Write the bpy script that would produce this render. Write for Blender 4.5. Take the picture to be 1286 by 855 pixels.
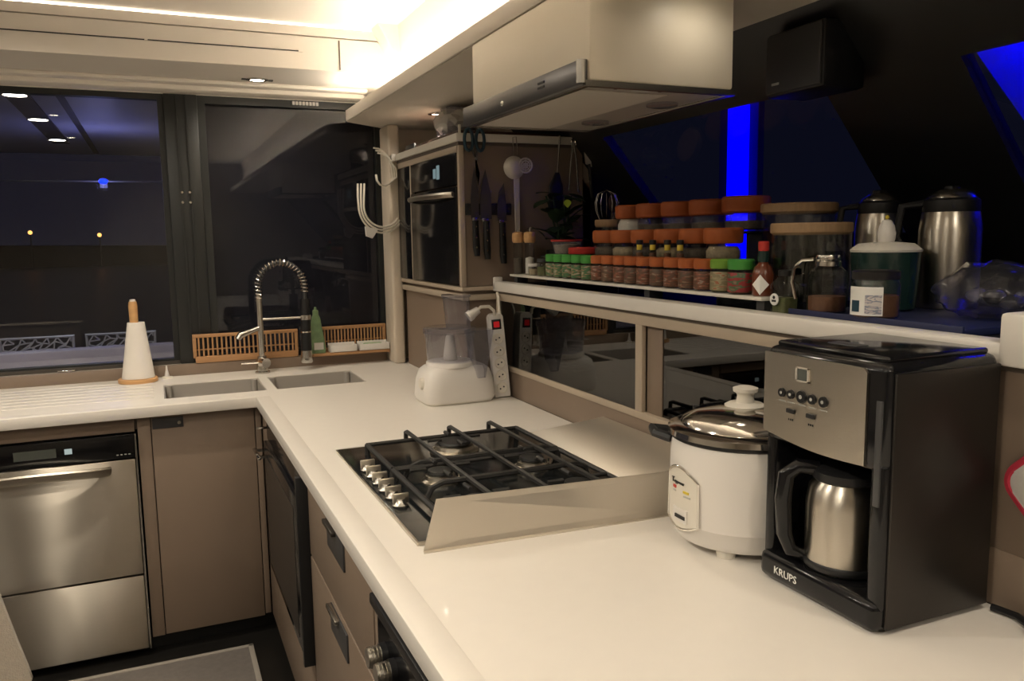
import bpy, bmesh, math, random
from mathutils import Vector, Matrix
random.seed(7)
for o in list(bpy.data.objects): bpy.data.objects.remove(o)
SC = bpy.context.scene
COL = SC.collection
PI = math.pi
# ------------------------------------------------------------------ camera
def cam_axes(yaw, pitch, roll):
    F = Vector((math.sin(yaw)*math.cos(pitch), math.cos(yaw)*math.cos(pitch), -math.sin(pitch)))
    R = Vector((math.cos(yaw), -math.sin(yaw), 0)); U = R.cross(F)
    return R*math.cos(roll)+U*math.sin(roll), -R*math.sin(roll)+U*math.cos(roll), F
R_, U_, F_ = cam_axes(.410321, .128198, -.0147823)
cam = bpy.data.cameras.new('camera'); camo = bpy.data.objects.new('camera', cam); COL.objects.link(camo)
cam.sensor_width = 36; cam.lens = 1026.25/1286*36; cam.clip_start = .02; cam.clip_end = 400
M = Matrix.Identity(4)
for i in range(3): M[i][0] = R_[i]; M[i][1] = U_[i]; M[i][2] = -F_[i]
M[0][3], M[1][3], M[2][3] = 0, 0, 1.43
camo.matrix_world = M
SC.camera = camo
# ------------------------------------------------------------------ world: night sky
w = bpy.data.worlds.new('night'); SC.world = w; w.use_nodes = True
w.node_tree.nodes['Background'].inputs[0].default_value = (.25, .28, .62, 1)
w.node_tree.nodes['Background'].inputs[1].default_value = .017
vs = SC.view_settings
vs.view_transform = 'Standard'; vs.look = 'None'; vs.gamma = 1; vs.use_curve_mapping = False; vs.exposure = 0.40
# lamp strengths, tuned together
WARM = (1.0, .89, .73)
P_COVE = 46.0; P_LINE = 5.0; P_DOWN = 30.0; P_SOFFIT = 6.0; P_BLUE = 2.2

# ------------------------------------------------------------------ materials
MATS = {}
def mat(name, col, rough=.5, metal=0.0, bump=0.0, bscale=200, var=0.0, vscale=8, stretch=None, coat=0.0, spec=.5, emit=None, estr=0.0, sheen=0.0):
    m = bpy.data.materials.new(name); m.use_nodes = True; nt = m.node_tree; N = nt.nodes; L = nt.links
    b = N['Principled BSDF']
    b.inputs['Base Color'].default_value = (*col, 1); b.inputs['Roughness'].default_value = rough
    b.inputs['Metallic'].default_value = metal; b.inputs['Coat Weight'].default_value = coat
    b.inputs['Specular IOR Level'].default_value = spec; b.inputs['Sheen Weight'].default_value = sheen
    tc = N.new('ShaderNodeTexCoord'); mp = N.new('ShaderNodeMapping'); L.new(tc.outputs['Object'], mp.inputs['Vector'])
    if stretch: mp.inputs['Scale'].default_value = stretch
    if var > 0:
        n = N.new('ShaderNodeTexNoise'); n.inputs['Scale'].default_value = vscale; n.inputs['Detail'].default_value = 5
        L.new(mp.outputs[0], n.inputs['Vector'])
        mx = N.new('ShaderNodeMix'); mx.data_type = 'RGBA'
        mx.inputs['A'].default_value = tuple(c*(1-var) for c in col)+(1,); mx.inputs['B'].default_value = tuple(min(1, c*(1+var)) for c in col)+(1,)
        L.new(n.outputs['Fac'], mx.inputs['Factor']); L.new(mx.outputs['Result'], b.inputs['Base Color'])
    if bump > 0:
        n2 = N.new('ShaderNodeTexNoise'); n2.inputs['Scale'].default_value = bscale; n2.inputs['Detail'].default_value = 4
        L.new(mp.outputs[0], n2.inputs['Vector'])
        bp = N.new('ShaderNodeBump'); bp.inputs['Strength'].default_value = bump; bp.inputs['Distance'].default_value = .002
        L.new(n2.outputs['Fac'], bp.inputs['Height']); L.new(bp.outputs[0], b.inputs['Normal'])
    if emit:
        b.inputs['Emission Color'].default_value = (*emit, 1); b.inputs['Emission Strength'].default_value = estr
    MATS[name] = m; return m
def brushed(name, aniso=.85, rot=0.0):
    m = MATS[name]; N = m.node_tree.nodes; b = N['Principled BSDF']
    tg = N.new('ShaderNodeTangent'); tg.direction_type = 'RADIAL'; tg.axis = 'Z'
    m.node_tree.links.new(tg.outputs[0], b.inputs['Tangent']); b.inputs['Anisotropic'].default_value = aniso; b.inputs['Anisotropic Rotation'].default_value = rot
def emis(name, col, s):
    m = bpy.data.materials.new(name); m.use_nodes = True; nt = m.node_tree; nt.nodes.clear()
    e = nt.nodes.new('ShaderNodeEmission'); e.inputs[0].default_value = (*col, 1); e.inputs[1].default_value = s
    o = nt.nodes.new('ShaderNodeOutputMaterial'); nt.links.new(e.outputs[0], o.inputs[0]); MATS[name] = m; return m
def glass(name, tint, ior=1.5, rough=0.0, refl=(1, 1, 1), haze=0.0, hazecol=(.6, .6, .6)):
    m = bpy.data.materials.new(name); m.use_nodes = True; nt = m.node_tree; nt.nodes.clear(); N = nt.nodes; L = nt.links
    t = N.new('ShaderNodeBsdfTransparent'); t.inputs[0].default_value = (*tint, 1)
    g = N.new('ShaderNodeBsdfGlossy'); g.inputs['Roughness'].default_value = rough; g.inputs['Color'].default_value = (*refl, 1)
    f = N.new('ShaderNodeFresnel')          # thin sheet: same reflectance from both sides
    ge = N.new('ShaderNodeNewGeometry'); mi = N.new('ShaderNodeMix'); mi.inputs[2].default_value = ior; mi.inputs[3].default_value = 1/ior
    L.new(ge.outputs['Backfacing'], mi.inputs[0]); L.new(mi.outputs[0], f.inputs['IOR'])
    base = t
    if haze > 0:
        d = N.new('ShaderNodeBsdfDiffuse'); d.inputs[0].default_value = (*hazecol, 1)
        mh = N.new('ShaderNodeMixShader'); mh.inputs[0].default_value = haze
        L.new(t.outputs[0], mh.inputs[1]); L.new(d.outputs[0], mh.inputs[2]); base = mh
    mx = N.new('ShaderNodeMixShader'); L.new(f.outputs[0], mx.inputs[0]); L.new(base.outputs[0], mx.inputs[1]); L.new(g.outputs[0], mx.inputs[2])
    o = N.new('ShaderNodeOutputMaterial'); L.new(mx.outputs[0], o.inputs[0]); MATS[name] = m; return m
def label_mat(name, a, b, c, scale=90):
    """printed label: blotches of three inks"""
    m = bpy.data.materials.new(name); m.use_nodes = True; N = m.node_tree.nodes; L = m.node_tree.links
    bs = N['Principled BSDF']; bs.inputs['Roughness'].default_value = .45
    tc = N.new('ShaderNodeTexCoord'); mp = N.new('ShaderNodeMapping'); mp.inputs['Scale'].default_value = (.8, .8, 3.0)
    n = N.new('ShaderNodeTexNoise'); n.inputs['Scale'].default_value = scale; n.inputs['Detail'].default_value = 2
    L.new(tc.outputs['Object'], mp.inputs[0]); L.new(mp.outputs[0], n.inputs['Vector'])
    r = N.new('ShaderNodeValToRGB'); r.color_ramp.interpolation = 'CONSTANT'; e = r.color_ramp.elements
    e[0].position = 0; e[0].color = (*a, 1); e[1].position = .52; e[1].color = (*b, 1)
    x = e.new(.62); x.color = (*c, 1); x = e.new(.72); x.color = (*a, 1)
    L.new(n.outputs['Fac'], r.inputs[0]); L.new(r.outputs[0], bs.inputs['Base Color']); MATS[name] = m; return m

mat('solid_white', (.80, .76, .70), .38, coat=.05, var=.02, vscale=30)
mat('taupe', (.235, .175, .13), .45, var=.06, vscale=4, bump=.05, bscale=300, stretch=(1, 1, 1))
mat('taupe_light', (.46, .38, .29), .45, var=.05, vscale=6)
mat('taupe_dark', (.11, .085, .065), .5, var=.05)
mat('ceiling_cream', (.78, .72, .64), .6, var=.02, vscale=5)
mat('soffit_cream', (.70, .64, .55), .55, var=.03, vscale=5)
mat('hood_white', (.84, .77, .64), .4, var=.02, vscale=5)
mat('pillar_cream', (.62, .54, .44), .45, var=.03)
mat('floor_dark', (.012, .011, .010), .35, var=.3, vscale=12)
mat('rug_grey', (.20, .18, .165), .95, bump=.6, bscale=500, var=.18, vscale=60)
mat('rug_edge', (.36, .33, .29), .9, bump=.4, bscale=400)
mat('black_frame', (.012, .012, .012), .4)
mat('window_frame', (.014, .0155, .015), .45, var=.1)
mat('gasket', (.006, .006, .006), .5)
mat('steel', (.56, .52, .45), .30, 1.0, bump=.12, bscale=60, stretch=(1, 1, 25))
mat('steel_h', (.56, .52, .45), .32, 1.0, bump=.10, bscale=60, stretch=(25, 1, 1))
mat('steel_dark', (.12, .11, .10), .42, .9, bump=.05, bscale=80)
mat('steel_hood', (.17, .165, .165), .35, .9, bump=.05, bscale=80)
mat('hood_filter', (.62, .57, .50), .5, .3, bump=.15, bscale=70, stretch=(1, 12, 1)); mat('hood_bar', (.40, .37, .33), .45, .4)
mat('guard_steel', (.66, .61, .53), .36, .85, bump=.06, bscale=60, stretch=(20, 1, 1)); mat('maker_side', (.055, .050, .046), .38, .85, bump=.05, bscale=80)
mat('steel_brushed', (.46, .42, .36), .40, 1.0, var=.04, vscale=30, stretch=(1, 1, 40))
mat('chrome', (.75, .73, .69), .12, 1.0)
mat('chrome_soft', (.55, .53, .49), .25, 1.0)
brushed('steel_brushed', 1.0, .25); brushed('steel', .7, .25)
mat('sink_steel', (.46, .43, .39), .45, .25, bump=.08, bscale=90)
mat('hob_glass', (.010, .012, .013), .16, spec=.35)
mat('cast_iron', (.022, .021, .020), .5, bump=.3, bscale=400)
mat('burner_cap', (.02, .02, .02), .45)
mat('black_gloss', (.007, .007, .008), .14, spec=.4)
mat('black_plastic', (.009, .009, .010), .42)
mat('ledge_dark', (.012, .013, .018), .7, spec=.2)
mat('dark_grey', (.05, .05, .052), .4)
mat('white_plastic', (.74, .71, .67), .35, coat=.1)
mat('white_warm', (.72, .68, .60), .4)
mat('white_cable', (.74, .69, .60), .45)
mat('paper', (.80, .76, .70), .9, bump=.3, bscale=300, var=.03)
mat('bamboo', (.42, .225, .10), .5, var=.2, vscale=20, stretch=(1, 1, 8))
mat('wood_handle', (.58, .33, .14), .5, var=.2, vscale=25, stretch=(1, 1, 6))
mat('wood_lid', (.36, .23, .12), .55, var=.25, vscale=30, stretch=(8, 1, 1))
mat('orange_lid', (.42, .105, .022), .5, var=.06)
mat('green_lid', (.055, .29, .045), .45, var=.08)
mat('lime_lid', (.17, .34, .035), .45, var=.08)
mat('black_cap', (.012, .011, .01), .4)
mat('yellow_band', (.72, .55, .05), .5)
mat('red_plastic', (.50, .035, .025), .45)
mat('red_cloth', (.42, .02, .045), .85, bump=.4, bscale=300)
mat('grey_cloth', (.55, .53, .50), .9, bump=.5, bscale=300, var=.12, vscale=40)
mat('terry', (.50, .44, .36), .98, bump=1.0, bscale=350, var=.15, vscale=120, sheen=.3)
mat('spice_brown', (.16, .07, .035), .8, var=.5, vscale=60, bump=.4, bscale=300)
mat('spice_green', (.12, .13, .05), .8, var=.5, vscale=80)
mat('pasta_mix', (.42, .34, .22), .7, var=.6, vscale=90, bump=.6, bscale=150)
mat('salt', (.78, .75, .70), .8, bump=.4, bscale=250)
mat('pepper', (.10, .08, .06), .8, var=.6, vscale=200)
mat('sauce_red', (.14, .035, .015), .25, coat=.5)
mat('dark_green_glaze', (.012, .035, .030), .25, coat=.4, var=.2)
mat('navy_mat', (.012, .018, .07), .5)
mat('soap_green', (.20, .31, .16), .35, var=.5, vscale=35)
mat('sponge_green', (.25, .42, .16), .9, bump=.5, bscale=200)
mat('blade_dark', (.085, .075, .068), .4, .5)
mat('teal_handle', (.015, .05, .075), .4)
mat('leaf_dark', (.012, .030, .010), .5, var=.3)
mat('leaf_lime', (.38, .50, .05), .5)
mat('brown_wood_dark', (.06, .025, .015), .5)
mat('lavender_vinyl', (.42, .40, .50), .5)
mat('lattice_white', (.60, .62, .68), .5)
mat('outside_white', (.50, .50, .55), .6)
mat('outside_dark', (.02, .02, .024), .7)
mat('water', (.004, .006, .012), .35)
mat('shore_dark', (.01, .01, .01), .9)
mat('ink_black', (.015, .015, .015), .5)
mat('ink_white', (.85, .84, .80), .5)
mat('ink_grey', (.45, .45, .42), .5)
mat('plate_white', (.70, .70, .68), .2, coat=.3)
mat('wall_taupe', (.50, .45, .38), .6, var=.05)
mat('knife_grip', (.010, .010, .010), .4)
mat('lcd', (.10, .11, .10), .15)
emis('cove_led', (1.0, .90, .75), P_COVE)
emis('line_led', (1.0, .85, .65), P_LINE)
emis('lamp_lens', (1.0, .88, .68), 14)
emis('blue_glow', (.0, .0, 1.0), P_BLUE); emis('blue_bar', (.0, .0, 1.0), 60)
mat('outside_board', (.10, .10, .12), .7)
emis('blue_dot', (.0, .006, 1.0), 9)
emis('shore_glow', (1.0, .42, .10), 2.2)
emis('lamp_white', (1.0, .93, .82), 14)
emis('switch_red', (1.0, .04, .04), .22)
emis('display_glow', (.55, .65, .62), .5)
emis('oven_glow', (.35, .48, .50), .35)
glass('window_glass', (.93, .94, .97), 1.5)
glass('window_tint', (.75, .76, .82), 1.38)
glass('smoked_glass', (.16, .15, .14), 1.6)
glass('clear_glass', (.88, .89, .88), 1.5, .02)
glass('clear_plastic', (.86, .86, .89), 1.45, .06, haze=.05, hazecol=(.75, .74, .76))
glass('clear_plastic2', (.74, .74, .78), 1.45, .06, haze=.08, hazecol=(.62, .61, .66))
glass('bag_plastic', (.80, .80, .84), 1.5, .10, haze=.03, hazecol=(.7, .7, .75))
glass('frost_bag', (.60, .58, .54), 1.5, .2, haze=.6, hazecol=(.75, .72, .66))
glass('oven_glass', (.03, .03, .03), 1.5)
label_mat('label_green', (.06, .15, .06), (.30, .20, .11), (.42, .40, .33), 60)
label_mat('label_red', (.12, .055, .03), (.24, .08, .045), (.30, .25, .20), 60)
label_mat('label_red2', (.10, .06, .035), (.16, .06, .035), (.25, .19, .13), 60)
label_mat('label_pale', (.24, .20, .11), (.34, .29, .17), (.34, .12, .06), 45)
label_mat('label_redgreen', (.28, .03, .03), (.07, .13, .06), (.22, .15, .10), 40)
label_mat('label_print', (.62, .58, .56), (.25, .27, .33), (.50, .44, .47), 60)

# ------------------------------------------------------------------ mesh helpers
class G:
    def __init__(s): s.bm = bmesh.new()
    def box(s, x0, x1, y0, y1, z0, z1, bev=0.0, seg=2):
        t = bmesh.new(); r = bmesh.ops.create_cube(t, size=1)
        for v in t.verts:
            v.co = Vector((x0 + (v.co.x+.5)*(x1-x0), y0 + (v.co.y+.5)*(y1-y0), z0 + (v.co.z+.5)*(z1-z0)))
        if bev > 0:
            bmesh.ops.bevel(t, geom=list(t.edges), offset=bev, segments=seg, profile=.5, affect='EDGES', clamp_overlap=True)
        return s._add(t)
    def _add(s, t, mtx=None):
        bmesh.ops.recalc_face_normals(t, faces=list(t.faces))
        mp = {}
        for v in t.verts: mp[v] = s.bm.verts.new(mtx @ v.co if mtx else v.co)
        for f in t.faces:
            try: s.bm.faces.new([mp[v] for v in f.verts])
            except ValueError: pass
        t.free(); return s
    def cyl(s, p0, p1, r0, r1=None, seg=20, caps=True):
        p0 = Vector(p0); p1 = Vector(p1); r1 = r0 if r1 is None else r1
        d = (p1-p0).normalized(); a = d.orthogonal().normalized(); b = d.cross(a)
        t = bmesh.new(); A = []; B = []
        for i in range(seg):
            c = math.cos(2*PI*i/seg); n = math.sin(2*PI*i/seg)
            A.append(t.verts.new(p0 + (a*c+b*n)*r0)); B.append(t.verts.new(p1 + (a*c+b*n)*r1))
        for i in range(seg):
            j = (i+1) % seg; t.faces.new((A[i], A[j], B[j], B[i]))
        if caps: t.faces.new(A[::-1]); t.faces.new(B)
        return s._add(t)
    def lathe(s, prof, c=(0, 0, 0), seg=28, close=False):
        t = bmesh.new(); c = Vector(c); rings = []
        for r, z in prof:
            if r < 1e-6: rings.append([t.verts.new(c+Vector((0, 0, z)))])
            else: rings.append([t.verts.new(c+Vector((r*math.cos(2*PI*i/seg), r*math.sin(2*PI*i/seg), z))) for i in range(seg)])
        for a, b in zip(rings, rings[1:]):
            for i in range(seg):
                j = (i+1) % seg
                if len(a) == 1 and len(b) == 1: break
                if len(a) == 1: t.faces.new((a[0], b[j], b[i]))
                elif len(b) == 1: t.faces.new((a[i], a[j], b[0]))
                else: t.faces.new((a[i], a[j], b[j], b[i]))
        if len(rings[0]) > 1 and not close: t.faces.new(rings[0][::-1])
        if len(rings[-1]) > 1 and not close: t.faces.new(rings[-1])
        return s._add(t)
    def loft(s, rings, seg=32, caps=True):
        """rings: (z, cx, cy, rx, ry, n) superellipse sections"""
        t = bmesh.new(); RR = []
        for z, cx, cy, rx, ry, n in rings:
            q = []
            for i in range(seg):
                a = 2*PI*i/seg; c = math.cos(a); d = math.sin(a)
                q.append(t.verts.new((cx + rx*math.copysign(abs(c)**(2/n), c), cy + ry*math.copysign(abs(d)**(2/n), d), z)))
            RR.append(q)
        for a, b in zip(RR, RR[1:]):
            for i in range(seg):
                j = (i+1) % seg; t.faces.new((a[i], a[j], b[j], b[i]))
        if caps: t.faces.new(RR[0][::-1]); t.faces.new(RR[-1])
        return s._add(t)
    def tube(s, pts, r, seg=8, closed=False, caps=True, flat=1.0):
        pts = [Vector(p) for p in pts]; n = len(pts); t = bmesh.new(); RR = []; prev = None
        for i, p in enumerate(pts):
            if closed: d = (pts[(i+1) % n]-pts[i-1])
            else: d = pts[min(i+1, n-1)]-pts[max(i-1, 0)]
            d.normalize()
            a = (prev - d*prev.dot(d)) if prev is not None else d.orthogonal()
            if a.length < 1e-6: a = d.orthogonal()
            a.normalize(); prev = a; b = d.cross(a)
            rr = r[i] if isinstance(r, (list, tuple)) else r
            RR.append([t.verts.new(p + a*rr*math.cos(2*PI*k/seg) + b*rr*flat*math.sin(2*PI*k/seg)) for k in range(seg)])
        m = n if closed else n-1
        for i in range(m):
            A = RR[i]; B = RR[(i+1) % n]
            for k in range(seg):
                l = (k+1) % seg; t.faces.new((A[k], A[l], B[l], B[k]))
        if caps and not closed: t.faces.new(RR[0][::-1]); t.faces.new(RR[-1])
        return s._add(t)
    def prism(s, poly, axis, a, b, bev=0.0):
        """poly of 2D points extruded along axis from a to b; 2D order: x->(y,z) y->(x,z) z->(x,y)"""
        t = bmesh.new()
        def P(u, v, h): return {'x': (h, u, v), 'y': (u, h, v), 'z': (u, v, h)}[axis]
        A = [t.verts.new(P(u, v, a)) for u, v in poly]; B = [t.verts.new(P(u, v, b)) for u, v in poly]
        n = len(poly); t.faces.new(A[::-1]); t.faces.new(B)
        for i in range(n): t.faces.new((A[i], A[(i+1) % n], B[(i+1) % n], B[i]))
        if bev > 0: bmesh.ops.bevel(t, geom=list(t.edges), offset=bev, segments=2, profile=.5, affect='EDGES', clamp_overlap=True)
        return s._add(t)
    def hexa(s, q):
        """8 corners: bottom loop then top loop"""
        t = bmesh.new(); v = [t.verts.new(p) for p in q]
        for f in ((3, 2, 1, 0), (4, 5, 6, 7), (0, 1, 5, 4), (1, 2, 6, 5), (2, 3, 7, 6), (3, 0, 4, 7)): t.faces.new([v[i] for i in f])
        return s._add(t)
    def sphere(s, c, r, sc=(1, 1, 1), seg=14):
        t = bmesh.new(); bmesh.ops.create_uvsphere(t, u_segments=seg, v_segments=max(6, seg//2), radius=r)
        for v in t.verts: v.co = Vector((v.co.x*sc[0], v.co.y*sc[1], v.co.z*sc[2])) + Vector(c)
        return s._add(t)
    def cells(s, xs, ys, keep, z0, z1):
        """slab made of grid cells, with holes where keep(i,j) is False"""
        t = bmesh.new(); V = {}
        def v(i, j, k):
            if (i, j, k) not in V: V[(i, j, k)] = t.verts.new((xs[i], ys[j], (z0, z1)[k]))
            return V[(i, j, k)]
        nx, ny = len(xs)-1, len(ys)-1
        K = lambda i, j: 0 <= i < nx and 0 <= j < ny and keep(i, j)
        for i in range(nx):
            for j in range(ny):
                if not K(i, j): continue
                t.faces.new((v(i, j, 1), v(i+1, j, 1), v(i+1, j+1, 1), v(i, j+1, 1)))
                t.faces.new((v(i, j, 0), v(i, j+1, 0), v(i+1, j+1, 0), v(i+1, j, 0)))
                if not K(i-1, j): t.faces.new((v(i, j, 0), v(i, j, 1), v(i, j+1, 1), v(i, j+1, 0)))
                if not K(i+1, j): t.faces.new((v(i+1, j, 0), v(i+1, j+1, 0), v(i+1, j+1, 1), v(i+1, j, 1)))
                if not K(i, j-1): t.faces.new((v(i, j, 0), v(i+1, j, 0), v(i+1, j, 1), v(i, j, 1)))
                if not K(i, j+1): t.faces.new((v(i, j+1, 0), v(i, j+1, 1), v(i+1, j+1, 1), v(i+1, j+1, 0)))
        return s._add(t)

def finish(o, m):
    o.data.materials.append(MATS[m] if isinstance(m, str) else m)
def obj(name, g, m, parent=None, ang=38, smooth=True):
    me = bpy.data.meshes.new(name); bm = g.bm
    off = Vector((0, 0, 0)); p = parent
    while p is not None: off += p.location; p = p.parent
    if off.length > 0:
        for v in bm.verts: v.co -= off
    bm.to_mesh(me); bm.free()
    if smooth:
        for f in me.polygons: f.use_smooth = True
        me.set_sharp_from_angle(angle=math.radians(ang))
    o = bpy.data.objects.new(name, me); COL.objects.link(o); o.parent = parent; finish(o, m)
    return o
def tag(o, label=None, cat=None, group=None, kind=None):
    if label: o['label'] = label
    if cat: o['category'] = cat
    if group: o['group'] = group
    if kind: o['kind'] = kind
    return o
def thing(name, label, cat, loc, group=None):
    o = bpy.data.objects.new(name, None); COL.objects.link(o); o.location = loc; o.empty_display_size = .02
    return tag(o, label, cat, group)
def struct(name, g, m, label=None, cat=None):
    o = obj(name, g, m); o['kind'] = 'structure'
    if label: o['label'] = label
    if cat: o['category'] = cat
    return o
def dup(root, loc, rotz=None, label=None, group=None):
    r = root.copy(); COL.objects.link(r); r.location = loc
    if rotz is not None: r.rotation_euler = (0, 0, rotz)
    if label: r['label'] = label
    if group: r['group'] = group
    for ch in list(root.children):
        c = ch.copy(); COL.objects.link(c); c.parent = r
        for g in ch.children:
            d = g.copy(); COL.objects.link(d); d.parent = c
    return r
def part(parent, name, m, fn, label=None, ang=38):
    g = G(); fn(g); o = obj(name, g, m, parent, ang)
    if label: o['label'] = label
    return o
def lpart(parent, name, m, fn, mtx):
    g = G(); fn(g); o = obj(name, g, m); o.parent = parent; o.matrix_local = mtx; return o
def text(name, s, size, loc, X, Y, m, parent, ext=.0004, align='LEFT'):
    cu = bpy.data.curves.new(name, 'FONT'); cu.body = s; cu.size = size; cu.extrude = ext; cu.align_x = align; cu.resolution_u = 2
    to = bpy.data.objects.new(name, cu); COL.objects.link(to)
    bpy.context.view_layer.update()
    me = bpy.data.meshes.new_from_object(to.evaluated_get(bpy.context.evaluated_depsgraph_get()))
    bpy.data.objects.remove(to)
    X = Vector(X).normalized(); Y = Vector(Y).normalized(); Z = X.cross(Y)
    mt = Matrix(((X.x, Y.x, Z.x, loc[0]), (X.y, Y.y, Z.y, loc[1]), (X.z, Y.z, Z.z, loc[2]), (0, 0, 0, 1)))
    off = Vector((0, 0, 0)); p = parent
    while p is not None: off += p.location; p = p.parent
    for v in me.vertices: v.co = mt @ v.co - off
    me.materials.clear(); me.materials.append(MATS[m])
    o = bpy.data.objects.new(name, me); COL.objects.link(o); o.parent = parent; return o
def arc(c, r, a0, a1, n, u=(1, 0, 0), v=(0, 0, 1)):
    c = Vector(c); u = Vector(u); v = Vector(v)
    return [c + u*r*math.cos(a0+(a1-a0)*i/n) + v*r*math.sin(a0+(a1-a0)*i/n) for i in range(n+1)]
def spot(name, loc, tgt, power, col, size=1.9, blend=.6, radius=.03, parent=None):
    l = bpy.data.lights.new(name, 'SPOT'); l.energy = power; l.color = col; l.spot_size = size; l.spot_blend = blend; l.shadow_soft_size = radius
    o = bpy.data.objects.new(name, l); COL.objects.link(o)
    d = (Vector(tgt)-Vector(loc)); off = parent.location if parent else Vector((0, 0, 0))
    o.location = Vector(loc)-off; o.rotation_euler = d.to_track_quat('-Z', 'Y').to_euler(); o.parent = parent; return o

# ================================================================== the room
CZ = .88                    # worktop height
YW = 3.60                   # far window wall
XC = 1.10                   # face of glass cabinet
g = G(); g.box(-2.6, 2.0, -1.8, 3.66, -.05, 0); struct('floor', g, 'floor_dark')
g = G(); g.box(-2.6, .885, -1.8, 3.125, 2.2, 2.26); ceil = struct('ceiling', g, 'ceiling_cream')
# lowered band above the far window
part(ceil, 'window_soffit', 'ceiling_cream', lambda q: q.prism([(3.12, 2.155), (3.12, 2.04), (3.66, 2.04), (3.66, 2.25), (3.135, 2.25), (3.135, 2.155)], 'x', -2.6, .97))
part(ceil, 'cove_board', 'ceiling_cream', lambda q: q.box(-2.6, .885, 3.118, 3.15, 2.160, 2.192))
part(ceil, 'ceiling_batten', 'ceiling_cream', lambda q: q.box(-2.6, .86, 3.50, 3.60, 2.008, 2.04, .006))
part(ceil, 'ceiling_batten', 'ceiling_cream', lambda q: q.box(-2.6, .86, 3.44, 3.50, 2.025, 2.04, .004))
part(ceil, 'vent_slot', 'black_frame', lambda q: q.box(-2.3, .535, 3.1165, 3.121, 2.101, 2.1045))
part(ceil, 'vent_clip', 'ceiling_cream', lambda q: q.box(.02, .03, 3.115, 3.121, 2.099, 2.107))
part(ceil, 'vent_clip', 'ceiling_cream', lambda q: q.box(.53, .545, 3.115, 3.121, 2.099, 2.107))
part(ceil, 'panel_joint', 'taupe_dark', lambda q: q.box(.676, .681, 3.1175, 3.121, 2.045, 2.15))
# long soffit over the worktop
SX = .765
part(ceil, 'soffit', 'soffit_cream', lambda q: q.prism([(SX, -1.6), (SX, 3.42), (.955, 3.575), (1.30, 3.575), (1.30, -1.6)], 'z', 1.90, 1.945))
part(ceil, 'soffit_edge', 'ceiling_cream', lambda q: q.box(SX-.006, SX, -1.6, 3.42, 1.902, 1.946, .002))
part(ceil, 'cove_wall', 'ceiling_cream', lambda q: q.prism([(.90, 1.945), (.93, 1.945), (.93, 2.26), (.87, 2.26)], 'y', -1.6, 3.58))
part(ceil, 'cove_beam', 'ceiling_cream', lambda q: q.prism([(.80, 2.2), (.90, 2.03), (.94, 2.03), (.94, 2.25), (.80, 2.25)], 'y', 3.02, 3.12))
# walls
g = G(); g.box(-2.6, 1.6, YW-.015, YW+.06, 0, .925); wf = struct('wall_far', g, 'wall_taupe')
part(wf, 'upper_wall', 'ceiling_cream', lambda q: q.box(-2.6, 1.6, YW, YW+.06, 2.005, 2.26))
g = G(); g.box(-2.5, .936, YW-.035, YW-.0152, CZ, .925, .002); struct('baseboard_far', g, 'taupe')
part(wf, 'corner_wall', 'pillar_cream', lambda q: q.box(.955, 1.6, YW-.02, YW+.06, .88, 2.0))
g = G(); g.box(.938, .988, 3.435, 3.58, CZ, 1.90, .012, 3); struct('trim_1', g, 'pillar_cream')
g = G(); g.box(-2.66, -2.6, -1.8, 3.66, 0, 2.26); struct('wall_left', g, 'wall_taupe')
g = G(); g.box(-2.6, 2.0, -1.86, -1.8, 0, 2.26); struct('wall_back', g, 'wall_taupe')
g = G(); g.box(1.30, 1.34, -1.8, 3.66, 1.90, 2.26); wr = struct('wall_right', g, 'wall_taupe')
part(wr, 'hull_side', 'taupe', lambda q: q.box(1.84, 1.90, -1.8, 3.66, 0, 1.26))
part(wr, 'corner_panel', 'black_frame', lambda q: q.prism([(1.47, 1.27), (1.75, 1.27), (1.47, 1.63)], 'y', 2.70, 2.74))
part(wr, 'corner_lining', 'pillar_cream', lambda q: [q.box(1.47, 1.50, 2.70, 3.66, 1.0, 1.9), q.box(1.29, 1.50, 2.70, 3.66, 1.9, 1.96)])

# far windows -------------------------------------------------------
def rect_frame(q, x0, x1, z0, z1, y0, y1, wdt):
    q.box(x0, x0+wdt, y0, y1, z0, z1); q.box(x1-wdt, x1, y0, y1, z0, z1)
    q.box(x0+wdt, x1-wdt, y0, y1, z0, z0+wdt); q.box(x0+wdt, x1-wdt, y0, y1, z1-wdt, z1)
g = G(); rect_frame(g, -2.5, .075, .925, 2.005, YW+.005, YW+.05, .022); w1 = struct('window_1', g, 'window_frame')
part(w1, 'window_pane', 'window_glass', lambda q: q.box(-2.478, .053, YW+.022, YW+.028, .947, 1.983))
part(w1, 'sill_rail', 'steel_dark', lambda q: q.box(-2.5, .075, YW-.006, YW+.004, .925, .940))
part(w1, 'sill_latch', 'chrome', lambda q: q.box(-.37, -.31, YW-.020, YW-.004, .926, .932, .002))
g = G(); g.box(.075, .20, YW-.012, YW+.06, .925, 2.005, .003); w2 = struct('window_2', g, 'window_frame')
part(w2, 'sash', 'window_frame', lambda q: rect_frame(q, .20, .955, .925, 2.005, YW, YW+.05, .03))
part(w2, 'sash_rib', 'window_frame', lambda q: q.box(.120, .126, YW-.018, YW-.011, .93, 2.0))
part(w2, 'sash_rib', 'window_frame', lambda q: q.box(.155, .161, YW-.018, YW-.011, .93, 2.0))
part(w2, 'window_pane', 'window_tint', lambda q: q.box(.23, .925, YW+.022, YW+.028, .955, 1.975))
for sx in (.126, .155):
    for sz in (1.62, 1.58): part(w2, 'screw', 'chrome', lambda q: q.cyl((sx-.003, YW-.019, sz), (sx-.003, YW-.011, sz), .005, seg=10))
part(w2, 'blind_clip', 'white_plastic', lambda q: [q.box(.575+.014*k, .585+.014*k, YW-.012, YW, 1.985, 1.999) for k in range(8)])

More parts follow.
